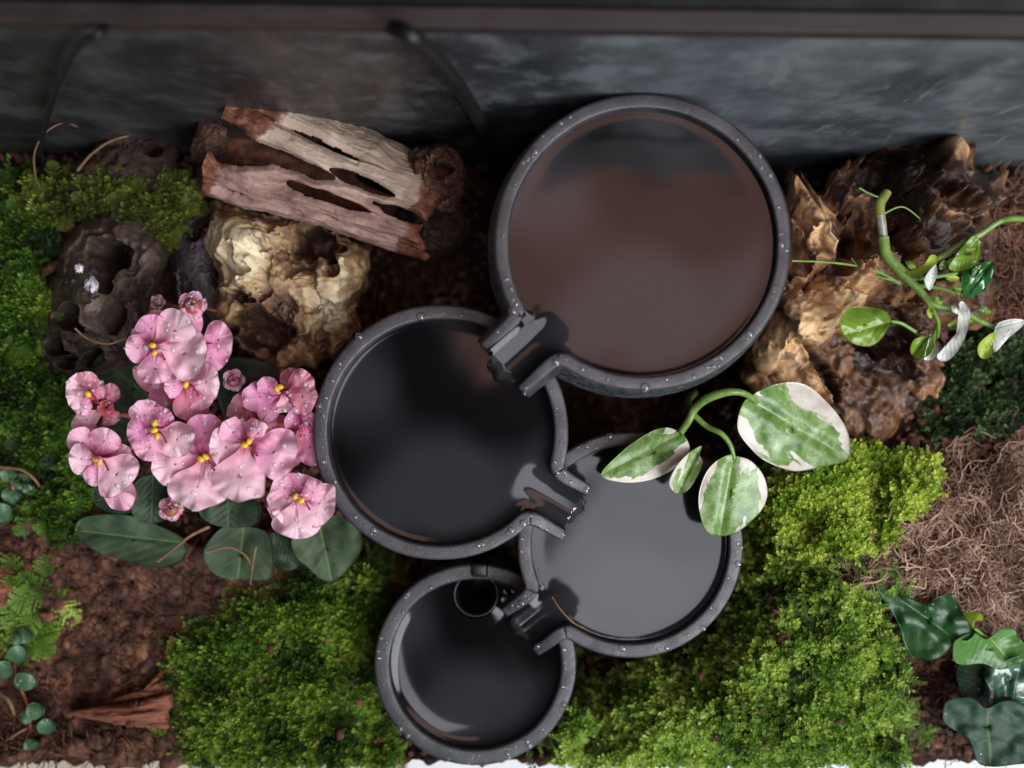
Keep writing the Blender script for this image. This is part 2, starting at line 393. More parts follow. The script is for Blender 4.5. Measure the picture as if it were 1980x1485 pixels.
def mat_glass():
    n = N('front_glass'); t = n.t
    tr = n.node('ShaderNodeBsdfTransparent'); tr.inputs[0].default_value = (.95, .97, .96, 1); gl = n.node('ShaderNodeBsdfGlossy'); gl.inputs['Roughness'].default_value = .02
    fr = n.node('ShaderNodeFresnel'); fr.inputs[0].default_value = 1.45; mx = n.node('ShaderNodeMixShader')
    mx.inputs[0].default_value = .06; n.t.nodes.remove(fr); n.L(tr.outputs[0], mx.inputs[1]); n.L(gl.outputs[0], mx.inputs[2]); n.L(mx.outputs[0], n.out.inputs[0]); return n.m
def mat_rail():
    n = N('brown_rail'); st = n.stretch((.25, 3, 3)); a = n.noise(2, 6, .6, co=st); b = n.noise(.5, 4)
    n.set(Base_Color=n.mix(n.val(a, .35, .65), (.024, .016, .015), (.036, .025, .023)), Roughness=n.val(b, .35, .65, .35, .6)); n.bump(a, .15, .02); return n.m
tank = empty('terrarium', rot([(0, YW, -8)])[0], 'dark glass terrarium tank with stained grey back panel and brown top rail', 'terrarium')
g_ = mat_glass()
def tpart(name, b, mat, sm=False):
    V, F = b; return mesh(name, rot(V), F, mat, tank, smooth=sm)
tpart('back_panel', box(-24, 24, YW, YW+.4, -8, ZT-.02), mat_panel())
tpart('top_rail', box(-24.6, 24.6, YW-.03, YW+.41, ZT, ZT+.45, .02), mat_rail())
tpart('frame_and_added_panel', box(-24.6, 24.6, YW+.43, YW+1.0, ZT-.3, ZT+7.5, .08), simple('black_frame', (.008, .009, .011), .3))  # frame with an added unseen upper panel, darkening the largest bowl's reflection
tpart('front_glass', box(-24, 24, YF-.3, YF, -8, ZT), g_)
tpart('side_glass', box(-24.3, -24, YF, YW, -8, ZT), g_)
tpart('side_glass', box(24, 24.3, YF, YW, -8, ZT), g_)
def mat_table():
    n = N('pale_table'); a = n.noise(.2, 5, co=n.stretch((1, 6, 1)))
    n.set(Base_Color=n.mix(n.val(a, .3, .7), (.62, .47, .36), (.74, .60, .48)), Roughness=.45); return n.m
V, F = box(-70, 70, -80, 40, -10, -8.02)
tag(mesh('tabletop', V, F, mat_table(), smooth=False), 'pale cream tabletop under the tank, seen along the bottom edge', kind='structure')
V, F = box(-4.5, 60, -60, YF-.5, -8.0, -7.2, .05)
n_ = N('white_ledge'); n_.set(Base_Color=(.92, .93, .95), Roughness=.5)
tag(mesh('windowsill', V, F, n_.m, smooth=False), 'bright white ledge in front of the tank, seen along the bottom right edge', kind='structure')

# ------------------------------------------------------------ ground
PITS = [(830, 540, 150, 3.2), (1300, 810, 150, 3.2), (990, 900, 260, 3.4), (980, 1080, 90, 2.0), (960, 1290, 210, 2.6), (1245, 470, 290, 3.0), (1230, 1060, 200, 3.0)]
HILLS = [(1600, 1000, 240, 1.8), (1500, 1330, 330, 1.5), (520, 1380, 240, 1.1), (60, 620, 200, 1.2), (1900, 1000, 200, 1.2), (200, 1000, 180, .5), (300, 380, 130, .8), (1900, 500, 160, 1.0), (1400, 1440, 200, .6)]
def G(x, y):
    """ground height, x y in cm"""
    px = x*55+990; py = -y*55+742.5; h = .9*np.ones_like(px)
    for a, b, r, k in HILLS: h = h+k*np.exp(-((px-a)**2+(py-b)**2)/(r*r))
    for a, b, r, k in PITS: h = h-2.0*k*np.exp(-(((px-a)**2+(py-b)**2)/(r*r))**2)
    h = h-1.3*np.clip((y-5.2)/2.4, 0, 1)**2
    h = np.maximum(h, -6.5); k = np.clip((-y-11.6)/.9, 0, 1); return h*(1-k)+1.75*k
def onG(px, py, lift=0.):
    px = np.asarray(px, float); py = np.asarray(py, float); z = .9*np.ones_like(px)
    for _ in range(4):
        p = PA(px, py, z[..., None][..., 0]); z = G(p[..., 0], p[..., 1])+lift
    return PA(px, py, z)
nx, ny = 460, 260
xs = np.linspace(-23.9, 23.9, nx); ys = np.linspace(YF+.25, YW-.05, ny)
X, Y = np.meshgrid(xs, ys, indexing='ij'); Z = G(X, Y)
Y[:, 0] += .13*vnoise(np.stack([xs*2.2, 0*xs, 0*xs], -1), 8)+.07*vnoise(np.stack([xs*9, 0*xs, 0*xs], -1), 9)
p3 = np.stack([X, Y, Z], -1); Z = Z+.35*fbm(p3*.9, 4, 3)+.22*ridged(p3*2.2, 3, 9)*.6
top = np.stack([X, Y, Z], -1).reshape(-1, 3)
Fg = [tuple(f) for f in grid_faces(nx, ny)]
ring = [i*ny for i in range(nx)]+[(nx-1)*ny+j for j in range(1, ny)]+[i*ny+ny-1 for i in range(nx-2, -1, -1)]+[j for j in range(ny-2, 0, -1)]
nb = len(top); low = top[ring].copy(); low[:, 2] = -7.95
for k in range(len(ring)):
    k2 = (k+1) % len(ring); Fg.append((ring[k], nb+k, nb+k2, ring[k2]))
tag(mesh('ground', np.concatenate([top, low]), Fg, M['soil'], origin=(0, 0, 0)), 'dark brown peat and coir substrate filling the tank', kind='structure')

# scattered stuff: many transformed copies of small templates, joined into one mesh
def scatter(name, temps, pos, size, mat, label, seed=0, lean=1.0, tone=None, parent=None, kind='stuff', tonevar=.3, upbias=1.0):
    """temps: list of (V,F,tone); every instance gets random yaw, lean and size"""
    r = np.random.RandomState(seed); n = len(pos); VV, FF, TT = [], {}, []; off = 0
    which = r.randint(0, len(temps), n)
    tone = np.zeros(n) if tone is None else tone
    tn = tone+r.uniform(-tonevar, tonevar, n)
    for ti, (V, F, t) in enumerate(temps):
        idx = np.where(which == ti)[0]
        if not len(idx): continue
        k = len(idx); yaw = r.uniform(0, 2*math.pi, k); az = r.uniform(0, 2*math.pi, k); ln = np.abs(r.normal(0, .45, k))*lean
        cy, sy = np.cos(yaw), np.sin(yaw); z0 = np.zeros(k); o1 = np.ones(k)
        Rz = np.stack([np.stack([cy, -sy, z0], -1), np.stack([sy, cy, z0], -1), np.stack([z0, z0, o1], -1)], 1)
        ax = np.stack([np.cos(az), np.sin(az), z0], -1); K = np.zeros((k, 3, 3))
        K[:, 0, 2] = ax[:, 1]; K[:, 1, 2] = -ax[:, 0]; K[:, 2, 0] = -ax[:, 1]; K[:, 2, 1] = ax[:, 0]
        Rl = np.eye(3)[None]+np.sin(ln)[:, None, None]*K+(1-np.cos(ln))[:, None, None]*(K@K)
        Rt = Rl@Rz
        sz = (size[idx] if hasattr(size, '__len__') else size*np.ones(k))*r.uniform(.7, 1.3, k)
        W = np.einsum('kij,vj->kvi', Rt, V)*sz[:, None, None]+pos[idx][:, None]
        VV.append(W.reshape(-1, 3)); TT.append(np.clip(t[None]+tn[idx][:, None], 0, 1).ravel())
        F = np.asarray(F); FF.setdefault(F.shape[1], []).append((F[None]+(np.arange(k)*len(V))[:, None, None]).reshape(-1, F.shape[1])+off)
        off += k*len(V)
    FF = np.concatenate(list(FF.values())[0]); VV = np.concatenate(VV)
    o = mesh(name, VV, FF, mat, parent, attrs={'tone': np.concatenate(TT)}, smooth=False)
    if parent is None: tag(o, label, kind=kind)
    else: tag(o, kind=kind)
    return o
def sprig(r, n=18, L=1.0, lw=.075, ll=.40, curl=.3, flat=False):
    """moss shoot: stem with small pointed leaflets, unit size about 1"""
    V, F, T = [], [], []
    d = r.uniform(0, 6.28); bend = r.uniform(.1, .6)
    def sp(t): return np.array([math.cos(d)*bend*t*t, math.sin(d)*bend*t*t, t*(1-.3*bend*t)])*L
    for i in range(n):
        t = (i+.5)/n; p = sp(t); a = i*2.4+r.uniform(-.4, .4)
        if flat: a = d+(1.15 if i % 2 else -1.15)+r.uniform(-.2, .2)
        out = np.array([math.cos(a), math.sin(a), .0]); l = ll*(1.15-.55*t)*r.uniform(.7, 1.2); e = .25+.9*t
        dr = out*math.cos(e)+np.array([0, 0, 1])*math.sin(e); side = np.cross(dr, (0, 0, 1)); side /= np.linalg.norm(side)+1e-6
        wdt = lw*r.uniform(.7, 1.2)
        V += [p, p+dr*l*.5+side*wdt, p+dr*l-np.array([0, 0, curl*l*.4]), p+dr*l*.5-side*wdt]
        k = len(V)-4; F.append((k, k+1, k+2, k+3)); b = .12+.55*t
        T += [b, b+.08, b+.2, b+.05]
    return np.array(V), np.array(F), np.array(T)
def frond(r, n=15, L=1.0):
    """feather-shaped fern moss shoot lying over: bipinnate"""
    V, F, T = [], [], []; bend = r.uniform(-.5, .5)
    for i in range(n):
        t = (i+.5)/n; p = np.array([t, bend*t*t, .25*math.sin(t*2.2)])*L
        for s in (-1, 1):
            a = math.atan2(2*bend*t, 1)+s*(1.0+r.uniform(-.15, .15)); l = .42*L*math.sin(math.pi*min(1, .15+t*.85))**.7*r.uniform(.75, 1.15)
            dr = np.array([math.cos(a), math.sin(a), r.uniform(-.15, .2)]); nrm = np.array([-dr[1], dr[0], 0])
            for q in range(4):
                c = p+dr*l*(q+.4)/4; ww = .055*(1-.15*q)
                V += [c-dr*l*.14, c+nrm*ww+dr*l*.08, c+dr*l*.20+(0, 0, .01), c-nrm*ww+dr*l*.08]; k = len(V)-4; F.append((k, k+1, k+2, k+3))
                b = .3+.1*q+.2*t; T += [b]*4
    return np.array(V), np.array(F), np.array(T)
def feather(r, n=26):
    V, F, T = [], [], []; bend = r.uniform(-.7, .7); lift = r.uniform(.2, .7)
    for i in range(n):
        t = (i+.5)/n; p = np.array([t, bend*t*t, lift*t*(1-.6*t)]); s = 1 if i % 2 else -1
        a = math.atan2(2*bend*t, 1)+s*(1.0-.3*t+r.uniform(-.25, .25)); l = .26*(1-.55*t)*r.uniform(.6, 1.2)
        dr = np.array([math.cos(a), math.sin(a), r.uniform(-.3, .6)]); nr_ = np.array([-dr[1], dr[0], 0])*.030
        V += [p, p+dr*l*.5+nr_, p+dr*l, p+dr*l*.5-nr_]; k = len(V)-4; F.append((k, k+1, k+2, k+3)); b = .15+.6*t; T += [b, b, b+.15, b]
    V += [np.array([0, 0, 0.]), np.array([.5, bend*.25+.015, lift*.35]), np.array([1, bend, lift*.4]), np.array([.5, bend*.25-.015, lift*.35])]; k = len(V)-4; F.append((k, k+1, k+2, k+3)); T += [.2, .3, .6, .3]
    V = np.array(V)-np.array([.5, bend*.25, 0]); return V, np.array(F), np.array(T)
def chunk(r):
    t = (1+5**.5)/2
    V = np.array([(-1, t, 0), (1, t, 0), (-1, -t, 0), (1, -t, 0), (0, -1, t), (0, 1, t), (0, -1, -t), (0, 1, -t), (t, 0, -1), (t, 0, 1), (-t, 0, -1), (-t, 0, 1)])/1.9
    F = np.array([(0, 11, 5), (0, 5, 1), (0, 1, 7), (0, 7, 10), (0, 10, 11), (1, 5, 9), (5, 11, 4), (11, 10, 2), (10, 7, 6), (7, 1, 8), (3, 9, 4), (3, 4, 2), (3, 2, 6), (3, 6, 8), (3, 8, 9), (4, 9, 5), (2, 4, 11), (6, 2, 10), (8, 6, 7), (9, 8, 1)])
    V = V*r.uniform(.6, 1.3, (12, 1))*np.array([r.uniform(.8, 2.2), r.uniform(.5, 1), r.uniform(.3, .8)])
    return V, F, np.full(12, .4)+r.uniform(-.1, .1, 12)
def strand(r, n=10, L=1., wv=.35, rad=.02):
    p = np.zeros(3); a = r.uniform(0, 6.28); e = r.uniform(-.1, .5); pts = [p.copy()]
    for i in range(n):
        a += r.normal(0, wv); e += r.normal(0, .22)-.05*e
        p = p+np.array([math.cos(a)*math.cos(e), math.sin(a)*math.cos(e), math.sin(e)])*L/n; pts.append(p.copy())
    pts = np.array(pts)-np.array([0, 0, .0]); rr = rad*np.linspace(1, .35, n+1)*r.uniform(.6, 1.5)
    V, F = tube_geo(pts, rr, 3, cap=False); return V, np.array(F), np.full(len(V), .5)
rs = np.random.RandomState(5)
SPR = [sprig(rs) for _ in range(8)]; SPRF = [sprig(rs, n=22, lw=.055, ll=.34, curl=.1) for _ in range(8)]
FRD = [frond(rs) for _ in range(8)]; FEA = [feather(rs) for _ in range(10)]; CHK = [chunk(rs) for _ in range(8)]
STR = [strand(rs, wv=.5, rad=.013+.016*(q%3)/2) for q in range(14)]; STRS = [strand(rs, n=6, wv=.12, rad=.035) for _ in range(8)]
def spots(poly, n, seed, wob=28, hole=.0, lift=0., mound=0.):
    r = np.random.RandomState(seed); poly = np.array(poly, float); lo = poly.min(0)-wob; hi = poly.max(0)+wob
    out = []
    tot = 0
    while tot < n:
        q = r.uniform(lo, hi, (n*3, 2)); qq = np.concatenate([q/38., np.full((len(q), 1), seed*3.1)], 1)
        wx = vnoise(qq, seed)*wob+vnoise(qq*3, seed+5)*wob*.4; wy = vnoise(qq+50, seed+1)*wob
        ok = in_poly(q[:, 0]+wx, q[:, 1]+wy, poly) & (q[:, 1] < 1470+9*vnoise(qq*6, 3))
        if hole > 0: ok &= (vnoise(qq*1.1+9, seed+2)*.5+.5) > hole*r.uniform(.5, 1.5, len(q))
        q = q[ok]; out.append(q); tot += len(q)
        if len(q) == 0: break
    q = np.concatenate(out)[:n]; qq = np.concatenate([q/60., np.full((len(q), 1), 1.7)], 1)
    l = lift+mound*(vnoise(qq, seed+7)*.5+.5)+.25*mound*vnoise(qq*3.3, seed+8)
    p = onG(q[:, 0], q[:, 1]); p = PA(q[:, 0], q[:, 1], p[:, 2]+l); tone = .45*vnoise(qq*1.3, seed+4)+.25*vnoise(qq*5, seed+11)
    return p, tone
# ---- peat crumbs, shreds and coir
whole = [(-60, 300), (2040, 330), (2040, 1462), (-60, 1462)]
p, t = spots(whole, 10000, 21, 5, lift=.4); scatter('peat_crumbs', CHK, p, .17, M['chip'], 'dark brown peat crumbs loose over the soil of the whole bed', 1, 1.5, t)
leftsoil = [(0, 1010), (180, 980), (330, 1080), (600, 1100), (600, 1200), (400, 1230), (390, 1460), (0, 1460)]
p, t = spots(leftsoil, 4200, 22, 25, lift=.68, mound=.2); scatter('peat_shreds', STRS, p, .75, M['chip'], 'short reddish brown bark shreds covering the soil at lower left', 2, .6, t+.15)
p, t = spots(leftsoil, 2600, 31, 25, lift=.62, mound=.2); scatter('bark_flakes', CHK, p, .12+.38*np.random.RandomState(3).uniform(0, 1, len(p))**2.2, M['chip'], 'small chestnut bark flakes on the soil at lower left', 2, .8, t)
right = [(1600, 1060), (1700, 1020), (1800, 900), (1830, 830), (1980, 800), (2040, 1250), (1900, 1240), (1850, 1170), (1700, 1140)]
p, t = spots(right, 4200, 23, 25, lift=.0, mound=1.7, hole=.38); scatter('coir_fibres', STR, p, .3+.9*np.random.RandomState(4).uniform(0, 1, len(p)), M['fibre'], 'tangled pale brown coir fibres heaped at the right edge above the ivy', 3, .9, t*1.2+.15, tonevar=.42)
p, t = spots([(1750, 1260), (1980, 1200), (1980, 1470), (1750, 1470)], 600, 24, 20, lift=.2, mound=.3); scatter('peat_fibres', STR, p, .8, M['brownfib'], 'thin dark fibres on the shaded soil beneath the ivy', 4, .5, t)
p, t = spots([(1800, 330), (2040, 330), (2040, 620), (1880, 620), (1900, 450)], 700, 25, 20, lift=.3, mound=.5); scatter('root_fibres', STR, p, .9, M['brownfib'], 'rust brown root fibres right of the tan stone', 5, .5, t+.2)
p, t = spots([(0, 300), (420, 300), (420, 480), (0, 480)], 500, 26, 20, lift=.2, mound=.3); scatter('peat_fibres', STR, p, .7, M['brownfib'], 'brown fibres along the back panel at upper left', 6, .5, t+.1)
# ---- moss
def moss(poly, n, temps, size, mat, label, seed, **kw):
    lean = kw.pop('lean', .9); tv = kw.pop('tonevar', .22); tb = kw.pop('tone', 0.)
    p, t = spots(poly, n, seed, **kw); return scatter('moss', temps, p, size, M[mat], label, seed, lean, t+tb, tonevar=tv)
moss([(1440, 915), (1500, 895), (1640, 880), (1720, 855), (1800, 880), (1790, 940), (1740, 990), (1720, 1040), (1640, 1060), (1560, 1080), (1500, 1100), (1445, 1090), (1435, 1040)],
     4600, SPR+FEA[:6], .56, 'moss_bright', 'bright yellow green moss clump right of the third bowl', 41, wob=18, lift=.3, mound=1.3, tone=.16)
moss([(1440, 1090), (1560, 1080), (1670, 1150), (1690, 1220), (1740, 1260), (1730, 1340), (1700, 1400), (1760, 1500), (1060, 1500), (1095, 1400), (1130, 1330), (1230, 1290), (1340, 1265), (1410, 1200), (1440, 1130)],
     11000, SPR[:3]+SPRF[:2]+FEA, .62, 'moss_mid', 'wide green moss mat between the two lowest bowls and the ivy', 42, wob=22, lift=.1, mound=1.5, tone=.14, hole=.2, tonevar=.3)
moss([(650, 1130), (720, 1100), (745, 1150), (715, 1260), (735, 1380), (800, 1500), (380, 1500), (375, 1380), (330, 1290), (380, 1230), (470, 1190), (580, 1110)],
     9000, SPRF[:4]+FEA, .66, 'moss_deep', 'deep green feathery moss left of the smallest bowl', 43, wob=24, lift=.2, mound=1.2, tone=.04, hole=.15, tonevar=.3)
moss([(-60, 370), (60, 350), (95, 430), (100, 560), (70, 680), (130, 740), (160, 860), (190, 960), (150, 1040), (70, 1020), (-60, 900)],
     3600, SPRF[:4]+FEA+FRD[:2], .75, 'moss_deep', 'green fern moss down the left edge beside the holed stone', 44, wob=24, lift=.3, mound=.9, hole=.35, tone=-.22)
moss([(60, 335), (200, 350), (330, 345), (385, 370), (380, 410), (320, 480), (260, 450), (200, 405), (90, 440), (50, 400)],
     1500, SPRF[:3]+FEA+FRD[:2], .62, 'moss_olive', 'olive green moss in front of the back panel at upper left', 45, wob=18, lift=.8, mound=.8, hole=.38, tone=-.12)
moss([(1750, 740), (1880, 640), (2040, 600), (2040, 800), (1880, 840), (1770, 840)],
     900, SPR, .5, 'moss_dark', 'dark moss in the shade right of the tan stone', 46, wob=22, lift=.1, mound=.5, hole=.2)
moss([(600, 1060), (760, 1060), (780, 1110), (690, 1170), (600, 1130)], 500, SPRF, .6, 'moss_olive', 'thin dim moss between the violet and the smallest bowl', 47, wob=22, lift=.0, mound=.6)
moss([(1060, 1260), (1440, 1060), (1700, 1080), (1790, 1260), (1790, 1466), (1040, 1466)], 900, FEA, .6, 'moss_mid', 'stray feathery shoots at the ragged margin of the wide moss mat', 51, wob=40, lift=.7, mound=.6, hole=.5)
moss([(600, 1080), (760, 1090), (760, 1466), (340, 1466), (300, 1260), (420, 1160)], 900, FEA, .65, 'moss_deep', 'stray feathery shoots at the ragged margin of the deep green moss', 52, wob=45, lift=.55, mound=.6, hole=.5)
moss([(10, 1180), (60, 1140), (115, 1120), (105, 1180), (30, 1235)], 60, FRD, 1.2, 'moss_mid', 'loose light green fern moss tuft on soil at the left edge', 48, wob=8, lift=.6, mound=.3, tone=.05)
moss([(330, 1260), (420, 1200), (480, 1200), (430, 1300), (380, 1340)], 40, FRD, 1.0, 'moss_olive', 'stray moss shoots creeping from the deep green mat onto the soil', 49, wob=12, lift=.5, mound=.3, tone=.1)

p, t = spots([(1100, 1300), (1400, 1250), (1500, 1120), (1680, 1200), (1730, 1460), (1080, 1460)], 45, 61, 10, lift=1.2, mound=.8); scatter('moss_debris', CHK[:4]+STRS[:4], p, .14, M['chip'], 'rust brown flecks caught on the wide moss mat', 61, 1, t+.3)
p, t = spots([(400, 1230), (640, 1150), (740, 1300), (760, 1460), (400, 1460)], 30, 62, 10, lift=1.1, mound=.6); scatter('moss_debris', CHK[:4]+STRS[:4], p, .13, M['chip'], 'brown flecks caught on the deep green moss', 62, 1, t+.3)
# ------------------------------------------------------------ fountain bowls
def bowl(cx, cy, rp, z, t_px, sp, foot, label, wlabel, level=.45, bulge=0.):
    """sp: spout = (angle deg in image sense, inner half width px, length px beyond the rim) or None"""
    k = FPX/(CAMZ-z); c = P(cx, cy, z); Ro = rp/k; th = t_px/k; Rc = Ro-th/2; hh = z-foot
    root = empty('fountain_bowl', (c[0], c[1], foot), label, 'bowl', 'black fountain bowls in a cascade')
    prof_o = lambda d: -.03*d-.016*np.minimum(d, 6)**2-.06*np.maximum(d-6, 0)+bulge*np.sin(math.pi*np.clip(d/5., 0, 1))          # how far the outside draws in with depth d
    taper = lambda d: prof_o(np.asarray(d))
    UP = 1.15                                    # depth of the upper, notched part
    if sp:
        al = math.radians(-sp[0]); hw = sp[1]/k; Ls = sp[2]/k
        D = np.array([math.cos(al), math.sin(al)]); Nn = np.array([-D[1], D[0]])
        hwc = hw+th/2; ga = math.asin(hwc/Rc)*1.36
        # centreline: upper spout wall tip -> fillet -> round the bowl -> fillet -> other tip
        a0 = al+ga; a1 = al+2*math.pi-ga
        arc = [np.array([math.cos(a), math.sin(a)])*Rc for a in np.linspace(a0, a1, 150)]
        base = math.sqrt(Rc*Rc-hwc*hwc)
        s1 = [D*d+Nn*hwc for d in np.linspace(Rc+Ls, base+.42, 14)]; s2 = [D*d-Nn*hwc for d in np.linspace(base+.42, Rc+Ls, 14)]
        def quad(a, m, b, n=9): return [(1-t)**2*a+2*t*(1-t)*m+t*t*b for t in np.linspace(0, 1, n)[1:-1]]
        cm = D*base+Nn*hwc; cm2 = D*base-Nn*hwc
        path = np.array(s1+quad(s1[-1], cm, arc[0])+arc+quad(arc[-1], cm2, s2[0])+s2)
        n1 = len(s1)+4; isb = np.zeros(len(path), bool); isb[n1:len(path)-n1] = True
    else:
        path = np.array([np.array([math.cos(a), math.sin(a)])*Rc for a in np.linspace(0, 2*math.pi, 180, endpoint=False)])
    closed = sp is None
    T = (np.roll(path, -1, 0)-np.roll(path, 1, 0)) if closed else np.gradient(path, axis=0)
    T /= np.linalg.norm(T, axis=1)[:, None]; Out = np.stack([T[:, 1], -T[:, 0]], -1)   # away from bowl centre on a ccw path
    # profile around the rim: (offset outwards, depth)
    rr = th*.20; A = np.linspace(0, math.pi/2, 5)
    pr = [(th/2+taper(UP), UP)]+[(th/2+taper(d), d) for d in np.linspace(UP*.8, rr, 4)]
    pr += [(th/2-rr+rr*math.cos(a), rr-rr*math.sin(a)) for a in A[1:]]
    pr += [(-th/2+rr-rr*math.sin(a), rr-rr*math.cos(a)) for a in A]
    pr += [(-th/2, d) for d in np.linspace(rr*1.5, UP+.02, 4)]
    pr = np.array(pr, float)
    wob = .012*vnoise(np.concatenate([path*.9, np.full((len(path), 1), z)], 1), 3)
    zz = .018*vnoise(np.concatenate([path*1.3, np.full((len(path), 1), z+4)], 1), 5)
    usp = np.clip((path@D-Rc)/max(Ls, .1), 0, 1) if sp else np.zeros(len(path))
    zz = zz-.22*usp**1.6
    def sweep(idx, closed=False, caps=True):
        q = path[idx]; o = Out[idx]; w_ = wob[idx]
        XY = q[:, None]+o[:, None]*(pr[None, :, :1]*(1-.22*usp[idx])[:, None, None]+w_[:, None, None])
        Zv = z-pr[None, :, 1]+zz[idx][:, None]*(pr[None, :, 1] < rr*1.2)
        V = np.concatenate([XY+c[:2], Zv[..., None]], -1).reshape(-1, 3); m, kk = len(idx), len(pr)
        if closed:
            F = [(((i+1) % m)*kk+j, i*kk+j, i*kk+j+1, ((i+1) % m)*kk+j+1) for i in range(m) for j in range(kk-1)]
        else:
            F = [(((i+1))*kk+j, i*kk+j, i*kk+j+1, ((i+1))*kk+j+1) for i in range(m-1) for j in range(kk-1)]
            if caps: F += [tuple(range(kk))[::-1], tuple((m-1)*kk+j for j in range(kk))]
        return V, F
    # lower part: a full lathe below UP
    ds = np.linspace(UP, hh, 12); ro = Ro+np.array([taper(d) for d in ds]); ro[-1] -= .15; ri = np.minimum(Ro-th, ro-th*.9)
    ring_r = np.concatenate([ro, [0.01], [0.01], ri[::-1][1:], ]); ring_z = np.concatenate([z-ds, [foot], [foot+.4], (z-ds)[::-1][1:]])
    ring_r = np.append(ring_r, ro[0]); ring_z = np.append(ring_z, z-UP)
    th_ = np.linspace(0, 2*math.pi, 160, endpoint=False)
    V2 = np.stack([c[0]+ring_r[:, None]*np.cos(th_), c[1]+ring_r[:, None]*np.sin(th_), ring_z[:, None]+0*th_], -1).reshape(-1, 3)
    F2 = [tuple(f) for f in grid_faces(len(ring_r), 160, True)]
    if sp: idx = np.arange(n1-1, len(path)-n1+1); V1, F1 = sweep(idx)
    else: V1, F1 = sweep(np.arange(len(path)), True)
    V, F = merge([(V1, F1), (V2, F2)])
    body = mesh('bowl_wall', V, F, M['bowl'], root)
    body.data.materials.append(M['rough'])
    # outside faces below the rim are rough: by radius and depth of the face centre
    cen = np.array([np.mean(V[list(f)], 0) for f in F]); rad = np.hypot(cen[:, 0]-c[0], cen[:, 1]-c[1])
    mi = ((z-cen[:, 2] > rr*1.05) & (rad > Ro+prof_o(z-cen[:, 2])-.5*th)).astype(np.int32)
    body.data.polygons.foreach_set('material_index', mi)
    if sp:
        Va, Fa = sweep(np.arange(0, n1)); Vb, Fb = sweep(np.arange(len(path)-n1, len(path)))
        ln = Ls+Rc-base+.5
        fv, ff = box(base-.5, Rc+Ls-.12, -hwc, hwc, z-UP-.02, z-UP+.28, .06); rm = np.array([[D[0], D[1]], [Nn[0], Nn[1]]])
        fv = np.concatenate([fv[:, :2]@rm+c[:2], fv[:, 2:]], 1)
        Vs, Fs = merge([(Va, Fa), (Vb, Fb), (fv, ff)]); mesh('spout', Vs, Fs, M['bowl'], root)
    # ---- water
    Rw = Ro-th*.75; zl = z-level; st = .055
    ext = Rw+(Ls if sp else 0)+.6; n_ = int(2*ext/st)+1; g = np.linspace(-ext, ext, n_); gx, gy = np.meshgrid(g, g, indexing='ij')
    r_ = np.hypot(gx, gy); keep = r_ < Rw
    h = np.zeros_like(r_); edge = np.clip((Ro-th-r_)/.13, 0, 5); h += .035*np.exp(-edge**1.3)
    if sp:
        u = gx*D[0]+gy*D[1]; v = gx*Nn[0]+gy*Nn[1]; tip = Rc+Ls-.05
        keep |= (np.abs(v) < hw+.12) & (u > 0) & (u < tip)
        op = base-.15; across = np.exp(-(np.abs(v)/(hw*1.25))**6)
        q_ = np.clip((u-(op-.9))/(tip-op+.9), 0, 1); h = h*(1-np.exp(-((u-Rw)**2/.5+(v/hw)**4))*.95)
        h -= .11*q_*q_*(3-2*q_)*across*(u > 0)
        h -= .055/(1+np.exp(-(u-(op-.30))/.09))*np.exp(-((v-.12)/(hw*.62))**4)
        ev = np.clip((hw-np.abs(v))/.18, 0, 5); h += .06*np.exp(-ev**1.4)*np.clip((u-Rc)/.3, 0, 1)
    else:
        h += .16*np.clip(r_/Rw, 0, 1)**7+.02*np.sin(gx*1.9+1)*np.cos(gy*1.6)
        qx, qy = P(920, 1150, zl)[:2]-c[:2]; rt = np.hypot(gx-qx, gy-qy); h += .20*np.exp(-np.clip(rt-.70, 0, 9)/.48)
    h += (.3 if z > 8 else 1)*.010*np.sin(gx*1.1+z)*np.sin(gy*.9+2*z)+.003*np.sin(gx*2.3-gy*1.7+z)
    if not sp: keep &= rt > .69
    cid = -np.ones(gx.shape, int); kf = keep[:-1, :-1] & keep[1:, :-1] & keep[1:, 1:] & keep[:-1, 1:]
    use = np.zeros_like(keep); use[:-1, :-1] |= kf; use[1:, :-1] |= kf; use[1:, 1:] |= kf; use[:-1, 1:] |= kf
    cid[use] = np.arange(use.sum()); Vw = np.stack([gx[use]+c[0], gy[use]+c[1], zl+h[use]], -1)
    i, j = np.where(kf); Fw = np.stack([cid[i, j], cid[i+1, j], cid[i+1, j+1], cid[i, j+1]], -1)
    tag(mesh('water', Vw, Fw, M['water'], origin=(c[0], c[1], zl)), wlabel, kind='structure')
    if sp:   # the tongue of water rolling over the lip: a solid curved sheet
        m = 16; kq = 15; a = np.linspace(0, 1, m); zs = zl-.60
        uu = tip-.30+.62*np.sin(a*math.pi/2)**.8; zz_ = zl-.17-1.3*(1-np.cos(a*math.pi/2))
        vv = np.linspace(-1, 1, kq); wd = hw*(.92-.30*a)
        bul = .14*(1-vv**2)[None]*np.clip(a*3, 0, 1)[:, None]*(1-.3*a)[:, None]+.03*np.sin(vv*6+1)[None]*a[:, None]+.02*np.sin(a*14)[:, None]*np.cos(vv*3)[None]
        U = uu[:, None]+bul*.8+.02*np.sin(vv*7)[None]; W = wd[:, None]*vv[None]; Zq = zz_[:, None]+bul*.5
        XY = U[..., None]*D+W[..., None]*Nn+c[:2]; V1 = np.concatenate([XY, Zq[..., None]], -1).reshape(-1, 3)
        V2 = V1.copy(); V2[:, :2] -= D*.16; V2[:, 2] -= .12
        F = [tuple(f) for f in grid_faces(m, kq)]+[tuple(f) for f in grid_faces(m, kq, off=m*kq, flip=True)]
        rg = list(range(kq))+[i*kq+kq-1 for i in range(1, m)]+[(m-1)*kq+j for j in range(kq-2, -1, -1)]+[i*kq for i in range(m-2, 0, -1)]
